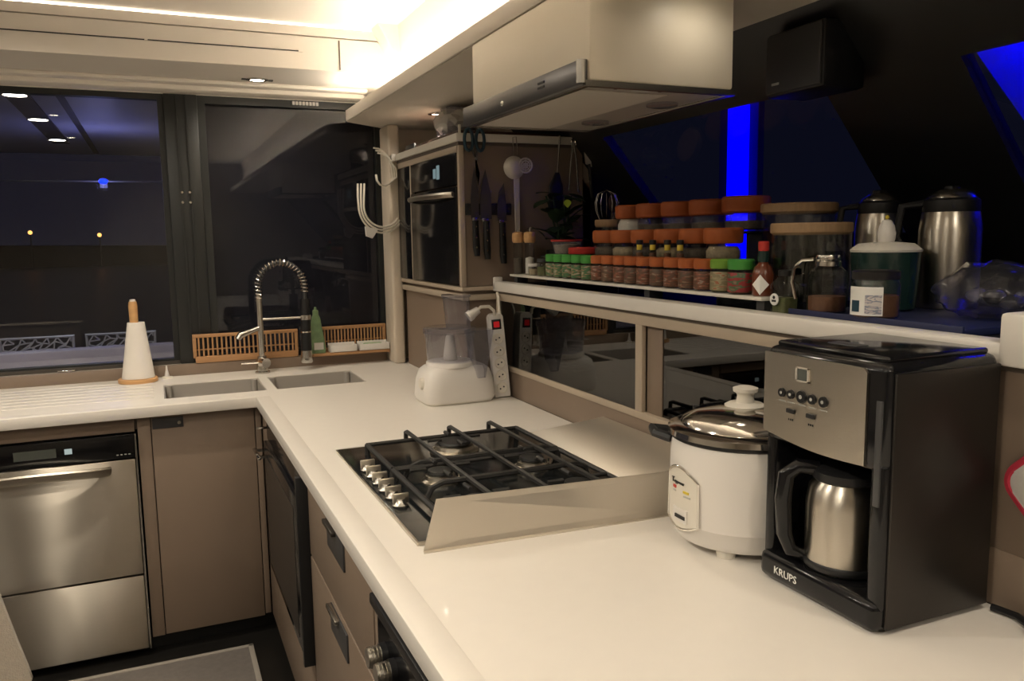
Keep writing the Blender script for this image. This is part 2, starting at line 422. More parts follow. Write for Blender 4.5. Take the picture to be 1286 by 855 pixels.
# raked side windows ------------------------------------------------
def rk(y, z, out=0.0):          # point on the raked plane
    t = (1.9-z)/.62; return (1.29+.53*t+out*.76, y, z+out*.65)
def raked(q, y0, y1, z0, z1, o0=0.0, o1=.03):
    q.hexa([rk(y0, z0, o0), rk(y1, z0, o0), rk(y1, z0, o1), rk(y0, z0, o1), rk(y0, z1, o0), rk(y1, z1, o0), rk(y1, z1, o1), rk(y0, z1, o1)])
g = G(); raked(g, -1.8, 3.05, 1.752, 1.915); w3 = struct('window_3', g, 'black_frame')
part(w3, 'window_post', 'black_frame', lambda q: raked(q, 1.12, 1.468, 1.26, 1.752))
part(w3, 'window_post', 'black_frame', lambda q: raked(q, 2.46, 3.05, 1.26, 1.752))
part(w3, 'window_pane', 'window_tint', lambda q: raked(q, 1.468, 2.46, 1.26, 1.752, .012, .017))
part(w3, 'window_pane', 'window_tint', lambda q: raked(q, -.2, 1.12, 1.26, 1.752, .012, .017))
part(w3, 'window_post', 'black_frame', lambda q: raked(q, -1.8, -.2, 1.26, 1.752))

# ================================================================== lamps
def downlight(loc, label, power, tgt=None, col=WARM, size=2.85, r=.032, group=None, square=False):
    x, y, z = loc
    t = thing('recessed_downlight', label, 'light', loc, group)
    g = G(); g.lathe([(r+.010, 0), (r+.010, -.004), (r, -.006), (r-.004, -.002), (r-.004, 0)], loc, 28, True); obj('bezel', g, 'chrome_soft', t)
    g = G(); g.lathe([(0, -.003), (r-.006, -.003), (r-.005, 0), (0, 0)], loc, 24); obj('lens', g, 'lamp_lens', t)
    spot('lamp', (x, y, z-.012), tgt or (x, y, 0), power, col, size, .7, r*.8, t)
    return t
d1 = downlight((.412, 3.375, 2.04), 'round recessed downlight in the ceiling band above the window', P_SOFFIT)
for q in (-1, 1):
    g = G(); g.box(.412+q*.05-.008, .412+q*.05+.008, 3.365, 3.385, 2.036, 2.0402); obj('spring_clip', g, 'black_frame', d1)
downlight((1.04, 3.085, 1.90), 'small lit downlight in the soffit above the oven cabinet', P_SOFFIT, r=.026)
downlight((.985, 1.27, 1.90), 'recessed downlight in the soffit close to the range hood', P_SOFFIT*.06, r=.026)
downlight((.98, .45, 1.90), 'recessed downlight in the soffit beyond the coffee maker', P_SOFFIT*.8, r=.026)
for i, (x, y) in enumerate(((-.5, .25), (-.5, 1.45), (-.35, 2.55), (-1.5, .3), (-1.5, 2.2), (.35, -.9))):
    downlight((x, y, 2.199), 'recessed ceiling downlight over the galley aisle', P_DOWN, r=.036, group='ceiling downlights over the aisle')
g = G(); g.box(.785, .800, -1.4, 3.38, 1.9465, 1.952); tag(obj('led_strip_light', g, 'cove_led'), 'warm glowing strip of light lying on top of the soffit edge', 'strip light')
g = G(); g.box(-2.5, .80, 3.119, 3.127, 2.1925, 2.1985); tag(obj('led_line_light', g, 'line_led'), 'thin glowing light line along the ceiling step above the window', 'strip light')

# ================================================================== outside
t = thing('cockpit_roof', 'blue-lit roof over the cockpit outside the window', 'roof', (-.9, 6, 2.2))
part(t, 'roof_panel', 'outside_white', lambda q: q.box(-3.2, 1.6, 3.70, 8.35, 2.20, 2.26))
part(t, 'light_track', 'outside_dark', lambda q: q.box(-.66, -.54, 4.6, 7.4, 2.19, 2.20))
part(t, 'roof_groove', 'outside_dark', lambda q: q.box(-.42, -.38, 4.4, 8.2, 2.196, 2.20))
for y in (5.0, 5.95, 7.08):
    t = thing('track_lamp', 'round white lamp in the dark track under the cockpit roof', 'light', (-.6, y, 2.19), 'lamps along the cockpit roof track')
    g = G(); g.lathe([(0, -.006), (.05, -.006), (.055, 0), (0, 0)], (-.6, y, 2.19)); obj('lens', g, 'lamp_white', t)
    spot('lamp', (-.6, y, 2.17), (-.6, y, 0), 10, (.9, .92, 1.0), 2.3, .7, .04, t)
    g = G(); g.lathe([(.066, 0), (.066, -.008), (.056, -.008), (.056, 0)], (-.6, y, 2.19), close=True); obj('bezel', g, 'chrome_soft', t)
t = thing('cockpit_bench', 'lavender vinyl bench back outside the window', 'bench', (-.7, 4.05, 0))
part(t, 'backrest', 'lavender_vinyl', lambda q: q.box(-2.4, .066, 4.0, 4.10, .55, .962, .012))
part(t, 'seat', 'lavender_vinyl', lambda q: q.box(-2.4, .066, 4.10, 4.55, .40, .50, .012))
part(t, 'base', 'outside_white', lambda q: q.box(-2.4, .066, 4.0, 4.5, -.1, .55, .01))
def lattice_chair(x0, lbl):
    y = 4.85; random.seed(int(x0*100)+40)
    t = thing('lattice_chair', lbl, 'chair', (x0+.16, y, -.1), 'lattice chairs in the cockpit')
    wd = .31
    g = G(); g.tube([(x0, y, .55), (x0-.012, y, .938), (x0+wd+.012, y, .938), (x0+wd, y, .55)], .009, 6); obj('back_frame', g, 'lattice_white', t)
    g = G(); pts = {}; nx, nz = 11, 12
    for i in range(nx+1):
        for k in range(nz+1):
            jx = 0 if i in (0, nx) else random.uniform(-.010, .010); jz = 0 if k in (0, nz) else random.uniform(-.009, .009)
            pts[i, k] = (x0+wd*i/nx+jx + (.5*wd/nx*(k % 2) if 0 < i < nx else 0), y, .60+.335*k/nz+jz)
    for i in range(nx+1):
        for k in range(nz+1):
            if k < nz and (i+k) % 2 == 0: g.tube([pts[i, k], pts[i, k+1]], .0042, 5)
            if k < nz and i < nx and (i+k) % 2: g.tube([pts[i, k], pts[i+1, k+1]], .0042, 5)
            if i < nx and (i+k) % 3: g.tube([pts[i, k], pts[i+1, k]], .0040, 5)
    obj('back_lattice', g, 'lattice_white', t)
    g = G(); g.box(x0, x0+wd, y, y+.38, .33, .36, .01); obj('seat', g, 'lattice_white', t)
    for dx in (.02, wd-.02):
        for dy in (.02, .36):
            g = G(); g.cyl((x0+dx, y+dy, -.1), (x0+dx, y+dy, .33), .012, seg=8); obj('leg', g, 'lattice_white', t)
lattice_chair(-.735, 'white lattice-back chair behind the bench, away from the paper towel stand')
lattice_chair(-.340, 'white lattice-back chair behind the bench, half hidden by the paper towel')
g = G(); g.box(-3.2, 1.6, 3.67, 8.4, -.16, -.10); tag(obj('cockpit_deck', g, 'outside_dark'), 'dark deck floor of the cockpit outside', 'deck', kind='structure')
g = G(); g.box(-.008+.09, .028+.09, 4.20, 4.24, -.10, 2.20, .004); tag(obj('cockpit_post', g, 'outside_white'), 'slim post holding up the cockpit roof, tinted blue', 'post')
g = G(); g.box(.21, 1.6, 3.74, 3.78, -.1, 2.2); tag(obj('dark_pane_backing', g, 'outside_dark'), kind='structure')  # dark sheet added behind the opening window so its pane stays black
g = G(); g.tube([(-3.2, 6.5, 1.835), (.2, 6.5, 1.848)], .006, 6); g.cyl((-3.2, 6.5, -.1), (-3.2, 6.5, 2.2), .02); g.cyl((.2, 6.5, -.1), (.2, 6.5, 2.2), .02)
tag(obj('cockpit_cable_rail', g, 'dark_grey'), 'thin taut rail line across the cockpit opening', 'rail')
t = thing('blue_lamp', 'small blue lamp added on the cockpit rail line to light the roof', 'light', (-.286, 6.48, 1.80))
part(t, 'lens', 'blue_dot', lambda q: q.sphere((-.286, 6.47, 1.845), .022, (1.3, 1, .8)))
part(t, 'housing', 'outside_dark', lambda q: q.box(-.31, -.262, 6.485, 6.495, 1.80, 1.86))
pl = bpy.data.lights.new('blue_roof_fill', 'POINT'); pl.energy = 2.6; pl.color = (.40, .42, 1.0); pl.shadow_soft_size = .05  # added bluish fill that colours the underside of the cockpit roof
po = bpy.data.objects.new('blue_roof_fill', pl); COL.objects.link(po); po.parent = t; po.location = (0, -.10, .02)
g = G(); g.box(-300, 300, 8.5, 300, -.82, -.80); tag(obj('sea_water', g, 'water'), 'still black night water beyond the cockpit', 'water', kind='stuff')
g = G(); g.prism([(-120, -.8), (120, -.8), (120, .7), (60, 1.4), (10, .8), (-20, 1.3), (-60, .9), (-120, 1.2)], 'y', 82, 90); tag(obj('far_shore', g, 'shore_dark'), 'low black shoreline across the water', 'shore', kind='structure')
for x, z, lb in ((-9.37, 2.24, 'orange shore lamp across the water farther along the shoreline'), (-4.15, 1.97, 'bright orange shore lamp across the water above the paper towel'), (9.1, 1.87, 'tiny orange shore lamp seen through the opening window')):
    t = thing('shore_lamp', lb, 'lamp', (x, 80, -.8))
    g = G(); g.cyl((x, 80, -.8), (x, 80, z), .06, seg=8); obj('pole', g, 'shore_dark', t)
    g = G(); g.sphere((x, 79.9, z), .17); obj('globe', g, 'shore_glow', t)
# raked-window exterior
t = thing('blue_light_tube', 'glowing vertical blue light tube outside the raked window', 'light', (2.36, 2.93, 1.2))
part(t, 'glow_tube', 'blue_glow', lambda q: q.cyl((2.36, 2.93, 1.2), (2.36, 2.93, 2.5), .046, seg=20))
part(t, 'glow_board', 'outside_board', lambda q: q.box(2.408, 2.44, 2.86, 3.12, 1.15, 2.55))  # added board that catches a soft blue glow behind the tube
t = thing('blue_deck_panel', 'slanted deck panel washed in saturated blue light outside', 'panel', (2.42, 1.3, .9))
part(t, 'panel', 'outside_white', lambda q: q.prism([(1.935, 2.10), (1.0, 2.10), (.6, 2.10), (.6, .9), (1.05, .9)], 'x', 2.40, 2.44))
part(t, 'bar_light_shield', 'outside_dark', lambda q: q.box(2.24, 2.255, .55, 1.80, 2.04, 2.18))  # shield added to keep the bar's blue light out of the room
part(t, 'light_bar', 'blue_bar', lambda q: q.cyl((2.30, .6, 2.12), (2.30, 1.75, 2.12), .02, seg=12))

# ================================================================== base units
# --- worktop
xs = [-2.45, .004, .352, .386, .722, .300, 1.84]; xs = sorted(set(xs + [1.098]))
xs = [-2.45, .004, .300, .352, .386, .722, 1.098]
ys = [-1.2, 2.93, 3.065, 3.365, 3.584]
def keep(i, j):
    x = (xs[i]+xs[i+1])/2; y = (ys[j]+ys[j+1])/2
    if y < 2.93: return x > .300
    if 3.065 < y < 3.365 and (.004 < x < .352 or .386 < x < .722): return False
    return True
t = thing('countertop', 'continuous white solid-surface galley worktop around the corner', 'countertop', (.6, 1.5, CZ-.03))
part(t, 'slab', 'solid_white', lambda q: q.cells(xs, ys, keep, CZ-.032, CZ))
part(t, 'edge_rim', 'solid_white', lambda q: q.box(.297, .345, -1.2, 2.93, CZ-.034, CZ+.0025, .0025))
part(t, 'edge_rim', 'solid_white', lambda q: q.box(-2.45, .345, 2.927, 2.972, CZ-.034, CZ+.0025, .0025))
for k in range(7):
    y = 3.10+.062*k
    part(t, 'drainer_ridge', 'solid_white', lambda q: q.box(-.62, -.03, y, y+.022, CZ-.001, CZ+.0018, .0012))
# --- sink
t = thing('double_sink', 'stainless double-bowl sink set into the white worktop', 'sink', (.36, 3.2, CZ-.22))
def bowl(x0, x1, y0, y1, nm):
    X_0, X_1, Y_0, Y_1 = x0, x1, y0, y1; y1 -= .005
    def fn(q):
        d = .19; b = .004; x0, x1, y0, y1 = X_0+.005, X_1-.005, Y_0+.005, Y_1-.005
        q.box(x0-b, x1+b, y0-b, y1+b, CZ-d-b, CZ-d)
        q.box(x0-b, x0, y0-b, y1+b, CZ-d, CZ-.003); q.box(x1, x1+b, y0-b, y1+b, CZ-d, CZ-.003)
        q.box(x0, x1, y0-b, y0, CZ-d, CZ-.003); q.box(x0, x1, y1, y1+b, CZ-d, CZ-.003)
        q.cyl((x0+.012, y1-.012, CZ-d), (x0+.012, y1-.012, CZ-.003), .012, seg=12); q.cyl((x1-.012, y1-.012, CZ-d), (x1-.012, y1-.012, CZ-.003), .012, seg=12)
    o = part(t, 'bowl', 'sink_steel', fn)
    xm = (x0+x1)/2
    g = G(); g.box(xm-.035, xm+.035, y1-.006, y1-.001, CZ-.085, CZ-.055, .002); obj('overflow_plate', g, 'chrome_soft', o)
    g = G(); g.lathe([(.045, 0), (.045, .003), (.03, .004), (.028, .001), (0, .001)], (xm, (y0+y1)/2, CZ-.19)); obj('drain', g, 'chrome_soft', o)
bowl(.004, .352, 3.065, 3.365, 'l'); bowl(.386, .722, 3.065, 3.365, 'r')
# --- left run: dishwasher, corner cabinet, fillers
FY = 2.970
t = thing('base_frame', 'taupe frame of rails and fillers holding the base units', 'cabinet frame', (-.3, 3.2, 0))
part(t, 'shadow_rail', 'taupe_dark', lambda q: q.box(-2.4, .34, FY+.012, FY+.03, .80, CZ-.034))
part(t, 'rail', 'taupe', lambda q: q.box(-2.4, -.095, FY, FY+.02, .795, .838, .001))
part(t, 'filler', 'taupe', lambda q: q.box(-.086, -.046, FY, FY+.02, .062, .838, .001))
part(t, 'filler', 'taupe', lambda q: q.box(.294, .314, FY+.002, FY+.02, .07, .838, .001))
part(t, 'plinth', 'gasket', lambda q: q.box(-2.4, .36, FY+.05, FY+.07, 0, .07))
part(t, 'plinth', 'gasket', lambda q: q.box(.36, .38, -1.1, FY+.05, 0, .07))
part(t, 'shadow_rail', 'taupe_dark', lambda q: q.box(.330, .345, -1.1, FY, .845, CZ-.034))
t = thing('corner_cabinet', 'taupe corner base cabinet with a flush slot handle beneath the sink', 'cabinet', (.13, 3.2, .07))
part(t, 'body', 'taupe_dark', lambda q: [q.box(-.04, .29, FY+.02, 3.02, .07, .84), q.box(-.04, .29, 3.37, 3.55, .07, .60)])
dr = part(t, 'door', 'taupe', lambda q: q.box(-.043, .291, FY, FY+.019, .064, .838, .0015))
part(dr, 'slot_handle', 'dark_grey', lambda q: q.box(-.040, .058, FY-.003, FY+.001, .796, .833, .001))
part(dr, 'handle_catch', 'chrome_soft', lambda q: q.cyl((.045, FY-.006, .812), (.045, FY-.002, .812), .006, seg=10))
t = thing('dishwasher', 'stainless steel dishwasher with black control strip and bowed handle', 'dishwasher', (-.4, 3.25, .02))
part(t, 'body', 'black_frame', lambda q: q.box(-.715, -.092, FY+.03, 3.54, .02, .79))
part(t, 'side_trim', 'chrome_soft', lambda q: q.box(-.097, -.092, FY-.012, FY+.03, .03, .79))
cp = part(t, 'control_strip', 'black_gloss', lambda q: q.box(-.715, -.099, FY-.006, FY+.03, .708, .788, .002))
part(cp, 'display', 'lcd', lambda q: q.box(-.45, -.33, FY-.0072, FY-.005, .735, .765))
part(cp, 'power_button', 'display_glow', lambda q: q.box(-.306, -.284, FY-.0072, FY-.005, .742, .760))
for k in range(4): part(cp, 'indicator_mark', 'ink_grey', lambda q: q.box(-.155+.012*k, -.148+.012*k, FY-.0072, FY-.005, .720, .723))
dd = part(t, 'door_panel', 'steel_brushed', lambda q: q.box(-.715, -.099, FY-.010, FY+.03, .300, .704, .003))
part(t, 'lower_panel', 'steel_brushed', lambda q: q.box(-.715, -.099, FY-.008, FY+.03, .030, .294, .003))
hp = [(-.64+.46*i/16, FY-.012-.042*math.sin(PI*i/16)**.5, .672+.012*math.sin(PI*i/16)) for i in range(17)]
part(dd, 'handle', 'steel_h', lambda q: q.tube(hp, .013, 10, flat=1.5))
# --- right run
FX = .318
t = thing('built_in_oven', 'black glass built-in oven under the worktop beside the corner', 'oven', (.5, 2.38, .33))
part(t, 'body', 'black_frame', lambda q: q.box(FX+.02, .70, 2.06, 2.74, .33, .84))
od = part(t, 'door', 'black_gloss', lambda q: q.box(FX-.024, FX+.018, 2.045, 2.745, .345, .770, .003))
part(od, 'glass_panel', 'steel_dark', lambda q: q.box(FX-.0255, FX-.023, 2.13, 2.70, .37, .73))
part(t, 'control_strip', 'black_gloss', lambda q: q.box(FX-.012, FX+.018, 2.045, 2.745, .774, .838, .003))
part(od, 'handle', 'chrome', lambda q: [q.box(FX-.060, FX-.048, 2.60, 2.74, .742, .750, .002), q.box(FX-.05, FX-.022, 2.62, 2.632, .742, .750), q.box(FX-.05, FX-.022, 2.71, 2.722, .742, .750)])
part(t, 'door_edge', 'black_plastic', lambda q: q.box(FX-.030, FX+.018, 2.028, 2.046, .335, .838, .003))
t2 = thing('corner_filler', 'narrow taupe panel between the corner and the built-in oven', 'panel', (.33, 2.85, .07))
part(t2, 'board', 'taupe', lambda q: q.box(FX, FX+.02, 2.765, 2.965, .07, .84, .001))
part(t2, 'chrome_hook', 'chrome', lambda q: q.box(FX-.040, FX, 2.78, 2.80, .800, .806, .002))
t2 = thing('kick_panel', 'taupe panel under the built-in oven', 'panel', (.33, 2.4, .07))
part(t2, 'board', 'taupe', lambda q: q.box(FX, FX+.02, 2.045, 2.76, .07, .325, .001))
t = thing('drawer_unit', 'taupe drawer unit with dark flush pulls below the hob', 'cabinet', (.5, 1.7, .07))
part(t, 'body', 'taupe_dark', lambda q: q.box(FX+.02, .9, 1.36, 2.02, .07, .84))
for z0, z1, hz in ((.640, .842, .756), (.30, .634, .560), (.07, .294, .22)):
    d = part(t, 'drawer', 'taupe', lambda q: q.box(FX-.002, FX+.018, 1.362, 2.022, z0, z1, .0015))
    part(d, 'pull_plate', 'dark_grey', lambda q: q.box(FX-.006, FX-.001, 1.59, 1.76, hz, hz+.062, .001))
    part(d, 'pull_lip', 'chrome_soft' if z0 < .5 and z0 > .1 else 'steel_dark', lambda q: q.box(FX-.016, FX-.002, 1.66, 1.76, hz+.052, hz+.062, .002))
t = thing('end_filler', 'thin taupe upright between the drawers and the near oven', 'panel', (.33, 1.34, .07))
part(t, 'board', 'taupe', lambda q: q.box(FX, FX+.02, 1.322, 1.358, .07, .84, .001))
t = thing('cooking_oven', 'black oven with ribbed steel knobs at the near end', 'oven', (.6, 1.0, .2))
part(t, 'body', 'black_frame', lambda q: q.box(FX+.02, .9, .70, 1.318, .2, .84))
fa = part(t, 'fascia', 'black_gloss', lambda q: q.box(FX-.006, FX+.018, .70, 1.316, .69, .838, .003))
part(t, 'top_trim', 'black_plastic', lambda q: q.box(FX-.022, FX-.006, .70, 1.30, .818, .838, .003))
part(t, 'door', 'black_gloss', lambda q: q.box(FX-.012, FX+.018, .70, 1.316, .22, .684, .003))
for y in (1.262, 1.205):
    kb = part(t, 'knob', 'black_plastic', lambda q: q.cyl((FX-.016, y, .742), (FX-.004, y, .742), .020, seg=20))
    part(kb, 'knob_ring', 'steel', lambda q: [q.cyl((FX-.038, y, .742), (FX-.016, y, .742), .0165, seg=20)] + [q.cyl((FX-.022-.006*k, y, .742), (FX-.019-.006*k, y, .742), .0180, seg=20) for k in range(3)])
g = G(); g.box(-.95, .235, .9, 2.875, .0, .010, .004); t = tag(obj('floor_rug', g, 'rug_grey'), 'grey woven runner rug on the dark galley floor', 'rug')
part(t, 'border', 'rug_edge', lambda q: [q.box(.218, .236, .9, 2.876, .002, .0125, .003), q.box(-.95, .236, 2.860, 2.878, .002, .0125, .003)])

# --- back cabinet with sliding smoked glass and ledge
t = thing('glass_cabinet', 'low taupe wall cabinet with sliding smoked glass doors behind the hob', 'cabinet', (1.3, 1.7, CZ))
part(t, 'body', 'taupe_dark', lambda q: [q.box(XC+.005, 1.50, .50, 2.66, CZ-.03, CZ+.08), q.box(1.48, 1.50, .50, 2.66, .96, 1.225), q.box(XC+.02, 1.48, 2.64, 2.66, .96, 1.225), q.box(XC+.02, 1.48, .50, .52, .96, 1.225)])
part(t, 'backboard', 'taupe', lambda q: q.box(XC, XC+.02, .3, 2.655, CZ, .966, .001))
part(t, 'lower_rail', 'taupe_light', lambda q: q.box(XC-.004, XC+.022, .80, 2.655, .966, .984, .002))
part(t, 'upper_rail', 'taupe_light', lambda q: q.box(XC-.004, XC+.022, .80, 2.655, 1.204, 1.228, .002))
part(t, 'end_stile', 'taupe_light', lambda q: q.box(XC-.004, XC+.022, 2.632, 2.655, .984, 1.204, .001))
part(t, 'door_stile', 'taupe_light', lambda q: q.box(XC-.003, XC+.010, 1.715, 1.745, .984, 1.204, .001))
part(t, 'door_stile', 'taupe', lambda q: q.box(XC+.010, XC+.022, 1.645, 1.71, .984, 1.204, .001))
part(t, 'sliding_door', 'smoked_glass', lambda q: q.box(XC+.002, XC+.007, 1.745, 2.632, .984, 1.204), 'smoked glass sliding door')
part(t, 'sliding_door', 'smoked_glass', lambda q: q.box(XC+.013, XC+.018, .82, 1.645, .984, 1.204), 'smoked glass sliding door')
part(t, 'end_board', 'taupe', lambda q: q.box(XC, XC+.022, .30, .80, .966, 1.228, .001))
for k in range(9):
    z = .985+.012*k
    t = tag(obj('dinner_plate', G().lathe([(0, 0), (.06, 0), (.065, .004), (.115, .014), (.117, .016), (.112, .017), (.06, .007), (0, .006)], (1.27, 2.38, z-.0 if k else .985)), 'plate_white'), 'white plate in the stack behind the smoked glass', 'plate', 'plates stacked behind the smoked glass')
t = thing('ledge', 'dark ledge with white raised edge above the glass cabinet', 'ledge', (1.4, 1.7, 1.228))
part(t, 'top', 'ledge_dark', lambda q: q.box(XC+.012, 1.83, -.5, 2.66, 1.228, 1.262))
part(t, 'nosing', 'solid_white', lambda q: q.box(XC-.012, XC+.035, -.2, 2.662, 1.236, 1.270, .006))
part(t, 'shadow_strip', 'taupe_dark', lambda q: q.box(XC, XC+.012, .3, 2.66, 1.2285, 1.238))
part(t, 'nosing_block', 'solid_white', lambda q: q.box(XC-.012, XC+.020, 2.646, 2.665, 1.236, 1.285, .004))
part(t, 'nosing_block', 'solid_white', lambda q: q.box(XC-.014, XC+.037, .60, .775, 1.236, 1.312, .006))

# --- tall oven cabinet in the corner
TX, TY = .975, 2.668
t = thing('oven_cabinet', 'tall taupe corner cabinet with a built-in oven and white rail top', 'cabinet', (1.2, 3.05, CZ))
part(t, 'lower_body', 'taupe', lambda q: q.box(TX+.022, 1.45, TY+.022, 3.43, CZ, 1.236))
part(t, 'divider', 'taupe_light', lambda q: q.box(TX, 1.45, TY, 3.43, 1.238, 1.254, .002))
part(t, 'lower_rail', 'taupe_light', lambda q: q.box(TX+.004, 1.45, TY+.004, 3.43, 1.205, 1.226, .002))
part(t, 'body', 'taupe', lambda q: [q.box(TX+.02, 1.45, TY, 3.43, 1.256, 1.745), q.box(TX-.002, TX+.021, TY, TY+.02, 1.256, 1.745)])
part(t, 'corner_post', 'taupe_light', lambda q: q.box(TX-.003, TX+.016, TY-.003, TY+.012, 1.254, 1.735, .002))
part(t, 'upper_rail', 'taupe_light', lambda q: q.box(TX-.002, TX+.021, TY, 3.43, 1.715, 1.737, .001))
part(t, 'top_rail', 'white_warm', lambda q: q.prism([(TX-.014, TY-.014), (1.46, TY-.014), (1.46, 3.43), (TX-.014, 3.43)], 'z', 1.748, 1.775, .003))
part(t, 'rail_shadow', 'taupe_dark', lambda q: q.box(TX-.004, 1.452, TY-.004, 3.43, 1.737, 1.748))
t = thing('wall_oven', 'black glass wall oven with curved steel handle in the tall cabinet', 'oven', (TX, 2.95, 1.256))
part(t, 'side_glass', 'black_gloss', lambda q: q.box(TX-.002, TX+.02, 3.245, 3.43, 1.256, 1.713, .002))
part(t, 'trim_strip', 'taupe_light', lambda q: q.box(TX-.005, TX+.01, 3.228, 3.243, 1.256, 1.715, .001))
cp = part(t, 'control_strip', 'black_gloss', lambda q: q.box(TX-.006, TX+.02, 2.690, 3.226, 1.605, 1.713, .002))
part(cp, 'display', 'oven_glow', lambda q: [q.box(TX-.0075, TX-.0055, 2.865, 2.895, 1.635, 1.685), q.box(TX-.0075, TX-.0055, 2.905, 2.935, 1.640, 1.675)])
od = part(t, 'door', 'black_gloss', lambda q: q.box(TX-.008, TX+.02, 2.690, 3.226, 1.258, 1.598, .002))
hp = [(TX-.012-.040*math.sin(PI*i/14)**.6, 2.705+.505*i/14, 1.572) for i in range(15)]
part(od, 'handle', 'steel_h', lambda q: q.tube(hp, .0085, 8, flat=1.3))
t = thing('range_hood', 'cream boxed range hood with steel pull-out visor above the hob', 'range hood', (.92, 1.67, 1.70))
part(t, 'housing', 'hood_white', lambda q: q.box(.758, 1.085, 1.366, 1.968, 1.712, 1.899, .006))
part(t, 'visor', 'steel_hood', lambda q: q.box(.738, .757, 1.372, 1.985, 1.703, 1.748, .002))
part(t, 'visor_grip', 'chrome_soft', lambda q: q.cyl((.747, 1.375, 1.706), (.747, 1.375, 1.748), .011, seg=14))
part(t, 'visor_switch', 'chrome', lambda q: q.sphere((.737, 1.73, 1.722), .006, (.6, 1.2, 1)))
part(t, 'visor_emblem', 'ink_black', lambda q: [q.box(.7365, .7382, 1.515, 1.545, 1.722, 1.726), q.box(.7365, .7382, 1.515, 1.545, 1.731, 1.735)])
part(t, 'rim', 'chrome_soft', lambda q: [q.box(.748, 1.088, 1.362, 1.374, 1.700, 1.711), q.box(.748, 1.088, 1.962, 1.974, 1.700, 1.711), q.box(1.076, 1.088, 1.374, 1.962, 1.700, 1.711), q.box(.748, .760, 1.374, 1.962, 1.700, 1.711)])
part(t, 'filter', 'hood_filter', lambda q: q.box(.77, .965, 1.42, 1.955, 1.703, 1.711))
lp = part(t, 'lamp_bar', 'hood_bar', lambda q: [q.box(.968, 1.074, 1.376, 1.960, 1.704, 1.711), q.box(.762, .967, 1.376, 1.417, 1.704, 1.711)])
for y in (1.52, 1.81): part(lp, 'lamp_lens', 'clear_plastic', lambda q: q.lathe([(.034, 0), (.034, -.005), (.026, -.007), (0, -.007)], (1.02, y, 1.704)))
for x in (.83, .93): part(lp, 'screw', 'chrome', lambda q: q.cyl((x, 1.395, 1.7035), (x, 1.395, 1.705), .004, seg=8))
part(lp, 'rating_label', 'ink_grey', lambda q: q.box(.865, .905, 1.385, 1.402, 1.7032, 1.7045))
# speaker
t = thing('wall_speaker', 'small black box speaker fixed above the raked window post', 'speaker', (1.33, 1.43, 1.72))
part(t, 'cabinet', 'black_plastic', lambda q: q.box(1.285, 1.40, 1.33, 1.505, 1.725, 1.862, .008))
part(t, 'grille', 'dark_grey', lambda q: q.box(1.279, 1.286, 1.336, 1.499, 1.731, 1.856, .004))
part(t, 'logo', 'ink_grey', lambda q: q.box(1.2775, 1.2795, 1.455, 1.477, 1.748, 1.753))

# ================================================================== hob, guard
t = thing('gas_hob', 'black glass gas hob with cast-iron grates and steel knobs', 'hob', (.66, 1.715, CZ))
part(t, 'glass_plate', 'hob_glass', lambda q: q.box(.404, .920, 1.362, 2.068, CZ+.001, CZ+.007, .002))
part(t, 'rim', 'steel', lambda q: [q.box(.400, .404, 1.358, 2.072, CZ, CZ+.0065), q.box(.404, .92, 1.356, 1.362, CZ, CZ+.0065), q.box(.404, .92, 2.068, 2.073, CZ, CZ+.0065), q.box(.92, .924, 1.358, 2.072, CZ, CZ+.0065)])
for (x, y, r) in ((.672, 1.925, .050), (.556, 1.690, .034), (.785, 1.700, .034), (.560, 1.475, .030), (.790, 1.480, .034)):
    b = part(t, 'burner', 'steel', lambda q: q.lathe([(r*1.25, 0), (r*1.25, .004), (r*1.02, .008), (r*.98, .016), (r*.7, .019), (0, .019)], (x, y, CZ+.007)))
    part(b, 'burner_cap', 'burner_cap', lambda q: q.lathe([(r*.82, .019), (r*.86, .022), (r*.82, .027), (r*.5, .029), (0, .029)], (x, y, CZ+.007)))
    part(b, 'igniter', 'chrome', lambda q: q.cyl((x+r*1.3, y, CZ+.007), (x+r*1.3, y, CZ+.022), .003, seg=8))
for k in range(6):
    y = 1.845-.056*k
    b = part(t, 'knob', 'chrome_soft', lambda q: q.lathe([(.016, 0), (.017, .004), (.013, .007), (.010, .016), (.0, .017)], (.428, y, CZ+.007)))
    part(b, 'knob_blade', 'steel', lambda q: q.box(.412, .446, y-.0035, y+.0035, CZ+.014, CZ+.034, .002))
ZG = CZ+.040
def grate(y0, y1, xs_, name):
    """one cast-iron pan support: bars with bent feet"""
    def fn(q):
        a, b = .462, .872
        q.tube([(a, y0, ZG-.008), (a, y1, ZG-.008)], .0062, 6); q.tube([(b, y0, ZG-.008), (b, y1, ZG-.008)], .0062, 6)
        for y in (y0, y1):
            q.tube([(a, y, ZG-.008), (a+.02, y, ZG-.008), (b-.02, y, ZG-.008), (b, y, ZG-.008)], .0062, 6)
        for x in (a, b):
            for y in (y0, y1): q.cyl((x, y, CZ+.007), (x, y, ZG-.006), .0075, .006, 8)
    part(t, name, 'cast_iron', fn)
grate(1.745, 1.985, None, 'grate'); grate(1.42, 1.735, None, 'grate')
for x in (.580, .700, .815):
    part(t, 'grate_bar', 'cast_iron', lambda q: q.tube([(x, 2.045, CZ+.016), (x, 2.043, ZG), (x, 2.03, ZG+.003), (x, 1.40, ZG+.003), (x, 1.385, ZG), (x, 1.383, CZ+.016)], .0060, 6))
for y in (1.745, 1.58):
    part(t, 'grate_bar', 'cast_iron', lambda q: q.tube([(.49, y, CZ+.010), (.50, y, ZG-.010), (.525, y, ZG), (.840, y, ZG), (.862, y, ZG-.010), (.87, y, CZ+.010)], .0062, 6))
